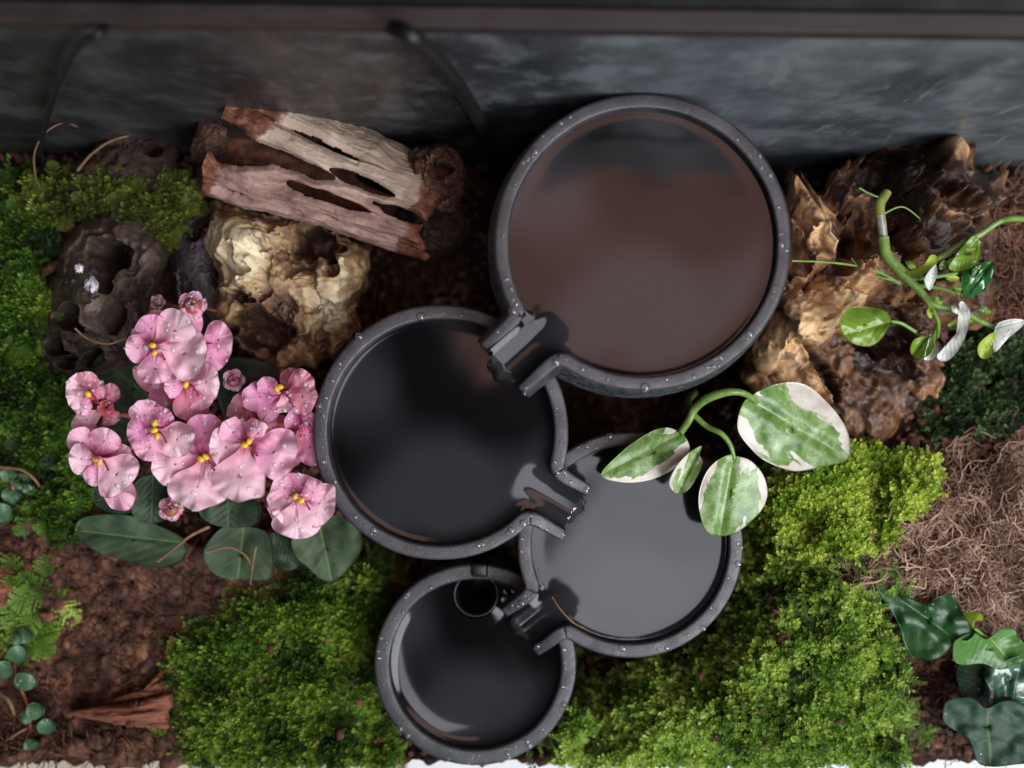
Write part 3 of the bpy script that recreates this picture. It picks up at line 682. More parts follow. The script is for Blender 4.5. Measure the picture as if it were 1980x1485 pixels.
        F += [(rg[i], rg[(i+1) % len(rg)], rg[(i+1) % len(rg)]+m*kq, rg[i]+m*kq) for i in range(len(rg))]
        tag(mesh('water', np.concatenate([V1, V2]), F, M['drop']), 'clear tongue of water rolling over the lip of the '+label.split(' with')[0], kind='structure')
    # ---- droplets on the rim
    r = np.random.RandomState(int(cx)); pos, nr, sz = [], [], []
    for _ in range(int(70)):
        i = r.randint(0, len(path)); o = r.uniform(-.30, .34)*th; q = path[i]+Out[i]*o+c[:2]
        pos.append((q[0], q[1], z-.004+zz[i])); sz.append(min(.15, .022+abs(r.normal(0, .042))))
    return root, c, np.array(pos), np.array(sz)
def drops(name, pos, sz, label=None, parent=None, nrm=None):
    m, k = 5, 10; a = np.linspace(0, math.pi/2, m); th = np.linspace(0, 2*math.pi, k, endpoint=False)
    V = np.stack([np.cos(a)[:, None]*np.cos(th), np.cos(a)[:, None]*np.sin(th), .62*np.sin(a)[:, None]+0*th], -1).reshape(-1, 3); F = grid_faces(m, k, True)
    if nrm is None: W = V[None]*sz[:, None, None]+pos[:, None]
    else:
        nz = nrm/np.linalg.norm(nrm, axis=1)[:, None]; nz[nz[:, 2] < 0] *= -1
        ax = np.cross(nz, (0.1, 1, 0)); ax /= np.linalg.norm(ax, axis=1)[:, None]; ay = np.cross(nz, ax)
        W = (V[None, :, :1]*ax[:, None]+V[None, :, 1:2]*ay[:, None]+V[None, :, 2:]*nz[:, None])*sz[:, None, None]+pos[:, None]
    FF = (F[None]+(np.arange(len(pos))*len(V))[:, None, None]).reshape(-1, 4)
    o = mesh(name, W.reshape(-1, 3), FF, M['dropale' if nrm is not None else 'drop'], parent)
    return tag(o, label if parent is None else None, kind='stuff')
BOWLS = [
    (1243, 468, 287, 8.5, 27, (138, 42, 92), -6.2, 'largest and highest black fountain bowl with its spout at lower left', 'still water mirroring brown light in the largest bowl', .42, .40),
    (852, 836, 248, 6.5, 29, (31, 35, 74), -6.2, 'second largest black fountain bowl beside the pink violet', 'near black water in the second bowl beside the violet', .45),
    (1219, 1054, 219, 5.1, 28, (141, 34, 70), -6.2, 'third black fountain bowl under the variegated leaves', 'grey lavender mirroring water in the third bowl', .42),
    (919, 1286, 196, 3.6, 31, None, -6.2, 'smallest and lowest black fountain bowl at the bottom edge', 'black water in the smallest bowl', .55)]
for b in BOWLS:
    root, c, dp, ds = bowl(*b)
    drops('water_droplets', dp, ds, parent=root)
# black suction tube standing in the lowest bowl
def lathe(cx, cy, prof, seg=40):
    prof = np.array(prof); th = np.linspace(0, 2*math.pi, seg, endpoint=False)
    V = np.stack([cx+prof[:, :1]*np.cos(th), cy+prof[:, :1]*np.sin(th), prof[:, 1:]+0*th], -1).reshape(-1, 3)
    return V, [tuple(f) for f in grid_faces(len(prof), seg, True)]
q = P(920, 1150, 3.3)
pt = empty('pump_tube', (q[0], q[1], -2), 'black round pump tube standing in the smallest bowl by its upper rim', 'tube')
mesh('tube_wall', *lathe(q[0], q[1], [(.62, -2), (.74, 2.9), (.73, 3.27), (.68, 3.32), (.64, 3.26), (.62, 3.1), (.60, .5), (.01, .4)]), M['blackrubber'], pt)
q2 = P(927, 1103, 3.7)
V, F = box(-.27, .27, -.22, .22, 2.8, 3.72, .10); V[:, 0] += q2[0]; V[:, 1] += q2[1]
mesh('clip', V, F, M['blackrubber'], pt)
q = P(1062, 612, 6.5)

# ------------------------------------------------------------ stones
def rock(name, poly, z0, z1, mat, label=None, cat='stone', group=None, seed=0, amp=.5, freq=.8, bumps=(), pits=(), pale=(), parent=None, nr=110, nt=300, dome=.55, rid=.6, edge=10, extra=None, aniso=None, cpx=None, facet=0., nf=60):
    poly = np.array(poly, float); c = np.array(cpx, float) if cpx is not None else poly.mean(0); o = catmull(poly, 8); d = o-c
    ang = np.unwrap(np.arctan2(d[:, 1], d[:, 0])); s = np.argsort(ang % (2*math.pi)); A = (ang % (2*math.pi))[s]; Rr = np.hypot(d[:, 0], d[:, 1])[s]
    th = np.linspace(0, 2*math.pi, nt, endpoint=False); rad = np.interp(th, A, Rr, period=2*math.pi)
    rad = rad+edge*.5*vnoise(np.stack([np.cos(th)*5, np.sin(th)*5, 0*th+seed], -1), seed)+edge*.3*vnoise(np.stack([np.cos(th)*16, np.sin(th)*16, 0*th+seed], -1), seed)
    a = np.linspace(0, 1, nr)           # 0 top centre .. 0.82 the silhouette .. 1 base
    rf = np.where(a < .82, np.sin(a/.82*math.pi/2), 1-.06*(a-.82)/.18); H = z1-z0
    zf = np.where(a < .82, dome+(1-dome)*np.cos(a/.82*math.pi/2)**.8, dome*(1-(a-.82)/.18))
    PX = c[0]+rad[None]*np.cos(th)[None]*rf[:, None]; PY = c[1]+rad[None]*np.sin(th)[None]*rf[:, None]
    Z = z0+H*zf[:, None]+0*PX
    for (x, y, r, k) in bumps: Z = Z+k*np.exp(-((PX-x)**2+(PY-y)**2)/(r*r))*(a[:, None] < .9)
    V = PA(PX, PY, Z); q = V*freq
    if aniso is not None: q = q@np.array(aniso)
    n1 = ridged(q+seed*3.7, 4, seed); n2 = fbm(q*1.7+seed, 5, seed+20, .6)
    disp = amp*(rid*(n1-.15)+(1-rid)*n2*1.6)
    sharp = ridged(q*2.4+5, 3, seed+31)
    tq = fbm(q*.75+np.stack([n2, -n2, n2], -1)*.5+31, 3, seed+41)*2.2; fr = tq-np.floor(tq); terr = (np.floor(tq)+np.clip((fr-.40)/.20, 0, 1))/2.2
    disp = .38*disp+amp*(1.25*terr+.14*sharp)
    smo = np.zeros_like(Z)
    for (x, y, rx, ry, an, k) in pale:
        if k > .3:
            ca, sa = math.cos(math.radians(an)), math.sin(math.radians(an)); ux = (PX-x)*ca+(PY-y)*sa; uy = -(PX-x)*sa+(PY-y)*ca
            smo = np.maximum(smo, np.exp(-((ux/rx)**2+(uy/ry)**2)))
    disp = disp*(1-.45*smo)+amp*.25*smo
    fcol = 0
    if facet:
        rq = np.random.RandomState(seed+90); lo = poly.min(0); hi = poly.max(0); sd_ = rq.uniform(lo, hi, (nf, 2)); gr = rq.normal(0, 1, (nf, 2))/60.; hh_ = rq.uniform(-.7, .7, nf); fc = rq.uniform(-1, 1, nf)
        wx = PX+14*vnoise(np.stack([PX/30, PY/30, 0*PX+seed], -1), 5)+6*vnoise(np.stack([PX/9, PY/9, 0*PX+seed], -1), 6); wy = PY+14*vnoise(np.stack([PX/30, PY/30, 0*PX+seed+9], -1), 7)+6*vnoise(np.stack([PX/9, PY/9, 0*PX+seed+9], -1), 8)
        dd = (wx[..., None]-sd_[:, 0])**2+(wy[..., None]-sd_[:, 1])**2; o2 = np.argsort(dd, -1)[..., :2]; d12 = np.sqrt(np.take_along_axis(dd, o2, -1)); wt = .5*np.clip(1-(d12[..., 1]-d12[..., 0])/5., 0, 1)
        fv_ = [hh_[o2[..., q]]+gr[o2[..., q], 0]*(wx-sd_[o2[..., q], 0])+gr[o2[..., q], 1]*(wy-sd_[o2[..., q], 1]) for q in (0, 1)]
        fcol = (fc[o2[..., 0]]*(1-wt)+fc[o2[..., 1]]*wt)*.22
        disp = disp*.55+facet*(fv_[0]*(1-wt)+fv_[1]*wt)
    inner = np.clip((.95-rf)/.3, 0, 1)[:, None]*(a[:, None] < .82)
    V[..., 2] += disp*(.25+.75*inner)
    dirx = np.cos(th)[None]; diry = -np.sin(th)[None]; V[..., 0] += dirx*disp*.25*(rf[:, None] > .5); V[..., 1] += diry*disp*.25*(rf[:, None] > .5)
    pv = np.zeros_like(Z)+.22*n2+.12*(n1-.3)+.30*terr+fcol
    for (x, y, rx, ry, an, k) in pits:
        ca, sa = math.cos(math.radians(an)), math.sin(math.radians(an)); ux = (PX-x)*ca+(PY-y)*sa; uy = -(PX-x)*sa+(PY-y)*ca
        wn = 1+.35*vnoise(np.stack([PX/22, PY/22, Z*0+seed], -1), seed+3)
        e = np.sqrt((ux/rx)**2+(uy/ry)**2)*wn
        V[..., 2] -= k*(1-np.clip((e-.72)/.42, 0, 1)**1.0*1)*(e < 1.14)
        V[..., 2] += .10*np.exp(-((e-1.2)/.15)**2)
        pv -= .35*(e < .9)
    for (x, y, rx, ry, an, k) in pale:
        ca, sa = math.cos(math.radians(an)), math.sin(math.radians(an)); ux = (PX-x)*ca+(PY-y)*sa; uy = -(PX-x)*sa+(PY-y)*ca
        pv = pv+k*np.exp(-((ux/rx)**2+(uy/ry)**2))
    V = V.reshape(-1, 3); F = grid_faces(nr, nt, True)
    base = V.mean(0); base[2] = z0
    ob = mesh(name, V, F, M[mat] if isinstance(mat, str) else mat, parent, attrs={'pale': pv.ravel()}, origin=None if parent is not None else base)
    if parent is None: tag(ob, label, cat, group)
    elif label: tag(ob, label)
    return ob
rock('stone', [(395, 440), (410, 400), (445, 388), (490, 400), (560, 408), (610, 430), (655, 450), (695, 475), (712, 505), (703, 560), (690, 600), (700, 635), (680, 665), (650, 695), (600, 712), (555, 725), (520, 712), (475, 690), (435, 650), (408, 605), (425, 565), (420, 510), (398, 475)],
     0, 4.6, 'pale', 'jagged cream and tan stone between the hollow wood and the pink violet', seed=3, amp=.85, freq=.75, edge=16, facet=.34, nf=42,
     pits=[(612, 468, 42, 30, 40, 1.6), (500, 640, 55, 45, 30, 1.2), (640, 520, 14, 20, 0, .5), (470, 575, 30, 9, 20, .4)], pale=[(470, 480, 60, 80, 0, .6), (640, 580, 40, 90, 20, .55), (560, 540, 60, 30, 30, .3), (510, 630, 60, 60, 0, -.35), (600, 460, 50, 30, 30, -.3)],
     bumps=[(470, 480, 70, .7), (650, 560, 45, .6), (520, 640, 60, -.9), (600, 470, 40, -.6)])
rock('stone', [(128, 470), (180, 422), (235, 408), (285, 440), (322, 492), (322, 515), (303, 555), (292, 610), (270, 660), (250, 705), (180, 730), (110, 725), (80, 690), (92, 605), (108, 530)],
     0, 4.2, 'grey', 'dark grey brown holed stone with a white spot, left of the cream stone', seed=8, amp=.35, freq=.6, edge=10, rid=.25,
     pits=[(218, 502, 34, 30, 30, 3.2), (200, 548, 18, 24, -20, 1.8), (133, 612, 24, 27, 10, 2.8), (226, 618, 22, 25, 35, 2.8), (108, 672, 14, 18, 0, 1.8), (178, 690, 22, 16, 0, 2.0), (125, 700, 20, 15, 0, 1.6), (280, 640, 10, 20, 0, 1.0)],
     bumps=[(170, 560, 45, .6), (290, 480, 30, .5), (180, 590, 40, .3)], pale=[(180, 590, 60, 60, 0, .2), (290, 490, 25, 30, 0, .3), (150, 480, 30, 40, 0, .25)])
rock('stone', [(328, 480), (345, 430), (372, 400), (410, 430), (420, 480), (430, 560), (450, 600), (420, 650), (380, 630), (345, 600), (335, 540)], 0, 2.9, 'slate', 'small dusky purple grey stone wedged between the holed and the cream stones', seed=12, amp=.3, freq=.6, edge=6, pits=[(385, 445, 22, 18, 0, 1.2)])
rock('stone', [(1523, 345), (1550, 333), (1562, 372), (1602, 358), (1645, 318), (1690, 300), (1735, 278), (1790, 276), (1815, 262), (1850, 240), (1876, 275), (1882, 318), (1935, 340), (1952, 372), (1945, 430), (1915, 490), (1902, 560), (1905, 590), (1888, 630), (1835, 650), (1812, 700), (1782, 785), (1745, 800), (1700, 850), (1672, 868), (1640, 850), (1600, 825), (1520, 795), (1468, 765), (1432, 705), (1462, 640), (1470, 560), (1480, 460), (1500, 400)],
     -.5, 4.6, 'tan', 'large craggy tan and rust brown stone right of the biggest bowl', seed=17, amp=1.15, freq=.62, edge=20, nr=150, nt=420, cpx=(1690, 560), facet=.55, nf=60,
     bumps=[(1560, 620, 80, 1.1), (1640, 560, 60, .5), (1560, 420, 60, .7), (1855, 290, 42, 2.0), (1890, 400, 40, .8), (1800, 420, 80, .8), (1700, 430, 45, -1.6), (1700, 680, 90, -1.2), (1740, 310, 35, -.8)],
     pits=[(1700, 330, 42, 55, 20, 1.2), (1745, 500, 20, 55, -20, 1.5), (1640, 455, 30, 60, 10, .9), (1700, 660, 60, 30, 0, .7), (1590, 715, 70, 12, 60, .9), (1850, 480, 30, 60, 30, .8)],
     pale=[(1590, 590, 110, 45, -40, .95), (1500, 700, 50, 50, 0, .8), (1570, 430, 50, 55, 0, .35), (1545, 355, 25, 30, 0, .5), (1860, 265, 20, 40, 0, .5), (1760, 480, 50, 60, 0, .2), (1770, 360, 90, 90, 0, -.35), (1700, 720, 80, 60, 0, -.2), (1930, 400, 12, 80, 0, .4), (1790, 720, 20, 70, 20, .45)])
rock('bark_piece', [(120, 330), (170, 300), (215, 272), (262, 250), (300, 252), (335, 275), (345, 320), (320, 370), (240, 370), (150, 365)], 0, 2.6, 'darkbark', 'dark piece of bark leaning on the back panel behind the olive moss', 'bark', seed=22, amp=.6, freq=.8, edge=10, nr=70, nt=200, pits=[(300, 290, 20, 14, 10, 1.0)])
rock('bark_chip', [(128, 1378), (180, 1366), (255, 1358), (322, 1340), (336, 1352), (330, 1378), (322, 1408), (262, 1402), (190, 1392)], 2.0, 3.3, 'redchip', 'splintered reddish bark chip on the soil at lower left', 'bark chip', seed=25, amp=.25, freq=1.2, edge=8, nr=60, nt=200, aniso=[[.25, 0, 0], [0, 2.2, 0], [0, 0, 1]], rid=.8, pale=[(240, 1375, 90, 30, 0, .3)])
rock('bark_chip', [(195, 1360), (240, 1345), (300, 1322), (325, 1290), (338, 1330), (300, 1345), (240, 1358)], 1.8, 2.9, 'redchip', 'narrow splinter of red bark lying just above the large bark chip', 'bark chip', seed=26, amp=.2, freq=1.2, edge=6, nr=50, nt=140, aniso=[[.25, 0, 0], [0, 2.2, 0], [0, 0, 1]], rid=.8)
rock('bark_chip', [(0, 1095), (30, 1110), (48, 1140), (30, 1165), (-20, 1180), (-60, 1120)], 1.4, 2.5, 'redchip', 'red brown bark chip at the left edge above the small leafy creeper', 'bark chip', seed=27, amp=.25, freq=1.0, edge=6, nr=50, nt=140)
# wet glints on the holed stone, painted in as white glossy meshes
rock('painted_highlight', [(165, 545), (178, 535), (192, 548), (188, 575), (192, 592), (182, 600), (172, 580), (160, 568)], 3.9, 4.95, 'whitehighlight', 'small painted glossy white highlight on the middle of the holed stone', 'highlight', seed=30, amp=.12, freq=3, edge=5, nr=24, nt=90)
rock('painted_highlight', [(145, 515), (155, 509), (163, 518), (157, 527), (148, 525)], 3.8, 4.75, 'whitehighlight', 'tiny painted white highlight speck near the top of the holed stone', 'highlight', seed=31, amp=.1, freq=3, edge=4, nr=18, nt=60)

# ------------------------------------------------------------ hollow cholla wood
def cholla():
    A = np.array([420., 246.]); B = np.array([868., 424.]); L = np.linalg.norm(B-A); a = (B-A)/L; nn = np.array([-a[1], a[0]])
    zA, zB = 4.6, 3.6; Rp = 140.
    nu, nv = 420, 420
    U, W = np.meshgrid(np.linspace(0, 1, nu), np.linspace(-math.pi, math.pi, nv, endpoint=False), indexing='ij')
    Rad = Rp*(1.0+.04*np.sin(U*5+1)-.24*U)
    def surf(rscale):
        rr = Rad*rscale; s = U*L; q = np.sin(W)*rr; zc = zA+(zB-zA)*U; zz = zc+np.cos(W)*rr/62.
        px = A[0]+a[0]*s+nn[0]*q; py = A[1]+a[1]*s+nn[1]*q; return px, py, zz
    px, py, zz = surf(1.0)
    H = [(440, 285, 85, 44), (560, 318, 80, 19), (705, 352, 62, 19), (768, 428, 45, 20), (620, 402, 86, 15), (470, 400, 60, 12), (640, 462, 50, 10), (640, 262, 66, 6)]
    D = np.full(U.shape, 9.)
    s = U*L; rr = Rad
    for hx, hy, hl, hw in H:
        d = np.array([hx, hy])-A; s0 = d@a; q0 = d@nn; w0 = math.asin(max(-.97, min(.97, q0/Rp)))
        dw = (W-w0)*Rp*(1+.5*math.tan(abs(w0))*.3); ds = s-s0-dw*.25
        wn = 1+.22*vnoise(np.stack([s/30, W*4, 0*s+hx], -1), 3)
        e = (np.abs(ds/hl)**1.7+np.abs(dw/(hw*(1+.4*abs(w0))))**1.7)**(1/1.7)*wn; D = np.minimum(D, (e-1)*hw)
    r = np.random.RandomState(3)
    for k in range(10):
        s0 = (k % 5+.5)/5*L*1.0; w0 = 1.9+(k//5)*1.4+.3*(k % 2); ds = s-s0; dw = (((W-w0+math.pi) % (2*math.pi))-math.pi)*Rp
        e = ((ds/55)**2+(dw/20)**2)**.5; D = np.minimum(D, (e-1)*20)
    # broken ends
    endn = 34*vnoise(np.stack([W*1.6, 0*W, 0*W+2], -1), 4)+14*vnoise(np.stack([W*5, 0*W, 0*W+2], -1), 6)
    up = np.exp(-((W+.9)/.7)**2)*-24
    D = np.minimum(D, (s-(6+endn*.6+up))); D = np.minimum(D, (L-22+endn*.6-s))
    keep = D > 0
    roll = (1-np.clip(D/30., 0, 1))**2        # surface rolls in towards each opening
    ns = .05*fbm(np.stack([s/60, W*1.1, 0*s], -1), 3, 19)+.045*ridged(np.stack([s/120, W*3.2, 0*s], -1), 4, 7)+.05*fbm(np.stack([s/50, W*2.2, 0*s], -1), 4, 9)
    groove = -.05*np.exp(-((W*Rp-(-55+ (s-170)*.05))/6)**2)*(s > 100)*(s < 280)
    ps, ys, zs = surf(1.0+ns-.24*roll+groove); Vo = PA(ps, ys, zs)
    pi, yi, zi = surf(.86-.16*roll+.5*ns+.02*roll); Vi = PA(pi, yi, zi)
    n = nu*nv; F = grid_faces(nu, nv, True); kf = keep.reshape(-1)[F].all(1)
    Fo = F[kf]; Fi = F[kf][:, ::-1]+n
    E = {}
    for f in Fo:
        for q in range(4):
            e = (f[q], f[(q+1) % 4]); E[e] = 1
    side = [(b_, a_, a_+n, b_+n) for (a_, b_) in E if (b_, a_) not in E]
    Fall = np.concatenate([Fo, Fi, np.array(side)]); V = np.concatenate([Vo.reshape(-1, 3), Vi.reshape(-1, 3)])
    bark = np.clip(1-(s-20)/95+.35*(np.cos(W*2+1)), 0, 1)*1.0; bark = np.maximum(bark, np.clip((s-(L-115))/90, 0, 1))
    pink = np.clip((W+.05)/.5, 0, 1)*1.0
    inner_b = np.full(n, .9)
    used = np.unique(Fall); remap = -np.ones(2*n, int); remap[used] = np.arange(len(used))
    gr = np.stack([s/70, W*5, 0*s], -1).reshape(-1, 3)
    at = {'bark': np.concatenate([bark.ravel(), inner_b])[used], 'pink': np.concatenate([pink.ravel(), pink.ravel()])[used], 'grain': np.concatenate([gr, gr])[used]}
    root = empty('hollow_wood', P(640, 350, 2.2), 'hollow branch of pale weathered cactus wood with slotted holes, lying above the cream stone', 'driftwood')
    mesh('branch', V[used], remap[Fall], M['wood'], root, attrs=at)
    rock('burl', [(795, 300), (820, 283), (860, 282), (890, 305), (900, 345), (893, 385), (870, 405), (835, 400), (805, 385), (790, 345)], 2.2, 5.6, 'bark', parent=root, seed=51, amp=.55, freq=1.1, nr=60, nt=160, edge=8, pits=[(848, 325, 20, 16, 0, 1.1)])
    rock('root_stub', [(780, 400), (840, 395), (900, 405), (915, 450), (880, 490), (820, 500), (770, 485), (755, 440)], 1.0, 3.6, 'darkbark', parent=root, seed=52, amp=.5, freq=1.1, nr=60, nt=160, edge=10)
    rock('broken_knob', [(428, 195), (445, 178), (470, 178), (482, 195), (480, 225), (460, 238), (432, 228)], 4.6, 6.0, 'bark', parent=root, seed=53, amp=.2, freq=1.6, nr=40, nt=110, edge=5)
    rock('broken_knob', [(378, 250), (400, 218), (425, 232), (440, 262), (430, 300), (400, 318), (372, 300)], 3.6, 5.0, 'bark', parent=root, seed=54, amp=.35, freq=1.3, nr=40, nt=110, edge=6)
    rock('broken_knob', [(384, 345), (402, 322), (428, 328), (440, 355), (425, 378), (396, 376)], 2.8, 4.3, 'bark', parent=root, seed=55, amp=.3, freq=1.4, nr=40, nt=110, edge=5)
cholla()

# ------------------------------------------------------------ leaves
ALLSURF = {}
def pleaf(name, outline, base, tip, z, mat, parent, zt=0., cup=.25, wav=.06, thick=.035, seed=0, nr=12, fold=.0, sm=4, droop=0., ruf=0.):
    """leaf from an outline in photo pixels, at height z: (base z) + zt at the tip"""
    o = catmull(outline, sm); c = o.mean(0); m = len(o); base = np.array(base, float); tip = np.array(tip, float)
    ax = tip-base; L = np.linalg.norm(ax); ax /= L; nn = np.array([-ax[1], ax[0]])
    r = np.concatenate([[.02], np.linspace(.1, 1, nr)**.85]); Q = c+(o-c)[None]*r[:, None, None]
    u = ((Q-base)@ax)/L; v = ((Q-base)@nn); hwid = np.abs((o-base)@nn).max(); v = v/hwid
    Z = z+zt*u+cup*(v**2)*.6-droop*np.clip(u, 0, 1.2)**2-cup*.3*(2*u-1)**2
    Z = Z-fold*np.exp(-(v/.12)**2)
    Z = Z+wav*vnoise(np.stack([Q[..., 0]/24, Q[..., 1]/24, 0*u+seed*1.3], -1), seed)*2.2*(.3+.7*r[:, None])
    ph = np.linspace(0, 2*math.pi, m, endpoint=False)[None]; Z = Z+ruf*r[:, None]**3*(np.sin(ph*5+seed)+.7*np.sin(ph*9+seed*2.1)+.4*np.sin(ph*15+seed))
    Vt = PA(Q[..., 0], Q[..., 1], Z).reshape(-1, 3); Vb = Vt-np.array([0, 0, thick]); n = len(Vt)
    k = nr+1; F = [tuple(f) for f in grid_faces(k, m, True)]+[tuple(f) for f in grid_faces(k, m, True, off=n, flip=True)]
    F.append(tuple(range(m))[::-1]); F.append(tuple(n+i for i in range(m)))
    F += [((k-1)*m+i, n+(k-1)*m+i, n+(k-1)*m+(i+1) % m, (k-1)*m+(i+1) % m)[::-1] for i in range(m)]
    luv = np.stack([u, v, 0*u], -1).reshape(-1, 3); luv = np.concatenate([luv, luv])
    sd = np.tile(np.array([seed*3.17, seed*1.9, 0.]), (2*n, 1))
    # make winding face up
    f0 = F[m]; a_, b_, c_ = Vt[f0[0]], Vt[f0[1]], Vt[f0[2]]
    if np.cross(b_-a_, c_-a_)[2] < 0: F = [f[::-1] for f in F]
    ob = mesh(name, np.concatenate([Vt, Vb]), F, M[mat], parent, attrs={'luv': luv, 'seed': sd})
    ALLSURF.setdefault(parent.name, []).append((Vt.reshape(k, m, 3), k, m)); return ob
def z33(pts, ox, oy, s=3.3): return [(ox+x/s, oy+y/s) for x, y in pts]
def sprinkle(parents, n, seed, lo, hi, name, owner):
    r = np.random.RandomState(seed); pos, nrm, sz = [], [], []
    for pn in parents:
        surfs = ALLSURF.get(pn, [])
        for Vt, k, m in surfs:
            for _ in range(n):
                i = r.randint(3, k-1); j = r.randint(0, m); p = Vt[i, j]; nz = np.cross(Vt[i, (j+1) % m]-p, Vt[i-1, j]-p)
                if np.linalg.norm(nz) < 1e-7: continue
                nz /= np.linalg.norm(nz); nz = nz if nz[2] > 0 else -nz
                pos.append(p); nrm.append(nz); sz.append(lo+(hi-lo)*r.uniform(0, 1)**2.5)
    drops(name, np.array(pos), np.array(sz), parent=owner, nrm=np.array(nrm))

# ---- African violet
vio = empty('african_violet', P(400, 860, 0.8), 'pink flowering african violet with round fleshy leaves beside the second bowl', 'flower')
Z8 = lambda p: z33(p, 100, 850)
pleaf('leaf', Z8([(150, 560), (200, 500), (350, 478), (520, 490), (680, 550), (820, 620), (862, 700), (840, 770), (740, 815), (620, 810), (450, 770), (280, 710), (170, 630)]), Z8([(850, 660)])[0], Z8([(150, 580)])[0], 2.3+.8, 'violetleaf', vio, cup=.5, wav=.05, thick=.07, fold=.08, seed=1)
pleaf('leaf', Z8([(970, 720), (1010, 640), (1100, 560), (1250, 555), (1380, 600), (1412, 700), (1412, 850), (1370, 900), (1220, 895), (1080, 880), (1000, 820)]), Z8([(1230, 540)])[0], Z8([(1190, 890)])[0], 2.3+.8, 'violetleaf', vio, cup=.5, thick=.07, fold=.08, seed=2)
pleaf('leaf', Z8([(935, 450), (1000, 380), (1150, 340), (1300, 390), (1325, 480), (1290, 550), (1130, 562), (1000, 530)]), Z8([(1130, 300)])[0], Z8([(1130, 560)])[0], 3.0+.8, 'violetdark', vio, cup=.4, thick=.07, seed=3)
pleaf('leaf', Z8([(520, 300), (580, 240), (700, 230), (770, 350), (730, 500), (650, 535), (550, 515), (505, 440)]), Z8([(650, 230)])[0], Z8([(640, 530)])[0], 2.9+.8, 'violetdark', vio, cup=.4, thick=.07, seed=4)
pleaf('leaf', Z8([(258, 370), (300, 270), (420, 280), (500, 380), (530, 460), (400, 475), (300, 435)]), Z8([(500, 330)])[0], Z8([(265, 400)])[0], 2.7+.8, 'violetdark', vio, cup=.3, thick=.07, seed=5)
pleaf('leaf', Z8([(1530, 640), (1620, 580), (1720, 500), (1850, 490), (1960, 580), (1975, 700), (1890, 830), (1800, 902), (1720, 890), (1640, 820), (1560, 750)]), Z8([(1700, 500)])[0], Z8([(1790, 905)])[0], 2.6+.8, 'violetleaf', vio, cup=.5, thick=.07, fold=.1, seed=6)
pleaf('leaf', Z8([(1400, 600), (1500, 620), (1560, 700), (1592, 790), (1520, 838), (1440, 812), (1408, 700)]), Z8([(1440, 580)])[0], Z8([(1530, 838)])[0], 2.0+.8, 'violetdark', vio, cup=.3, thick=.07, seed=7)
pleaf('leaf', [(180, 700), (260, 660), (330, 690), (340, 800), (260, 860), (190, 800)], (330, 800), (190, 690), 2.2+.8, 'violetdark', vio, cup=.3, thick=.07, seed=8)
pleaf('leaf', [(420, 700), (520, 700), (600, 760), (600, 860), (500, 880), (430, 800)], (430, 860), (600, 750), 2.2+.8, 'violetdark', vio, cup=.3, thick=.07, seed=9)
def petal_outline(c, tip, wdt, r):
    c = np.array(c, float); tip = np.array(tip, float); ax = tip-c; L = np.linalg.norm(ax); ax /= L; nn = np.array([-ax[1], ax[0]]); out = []
    prof = [(0, .10), (.18, .28), (.4, .78), (.62, 1.0), (.82, .86), (.94, .52), (1.0, .16)]
    for u, h in prof: out.append(c+ax*L*u+nn*wdt*h*.5*r.uniform(.88, 1.10))
    for u, h in prof[::-1]: out.append(c+ax*L*u*r.uniform(.97, 1.03)-nn*wdt*h*.5*r.uniform(.88, 1.10))
    return out
fl_r = np.random.RandomState(77)
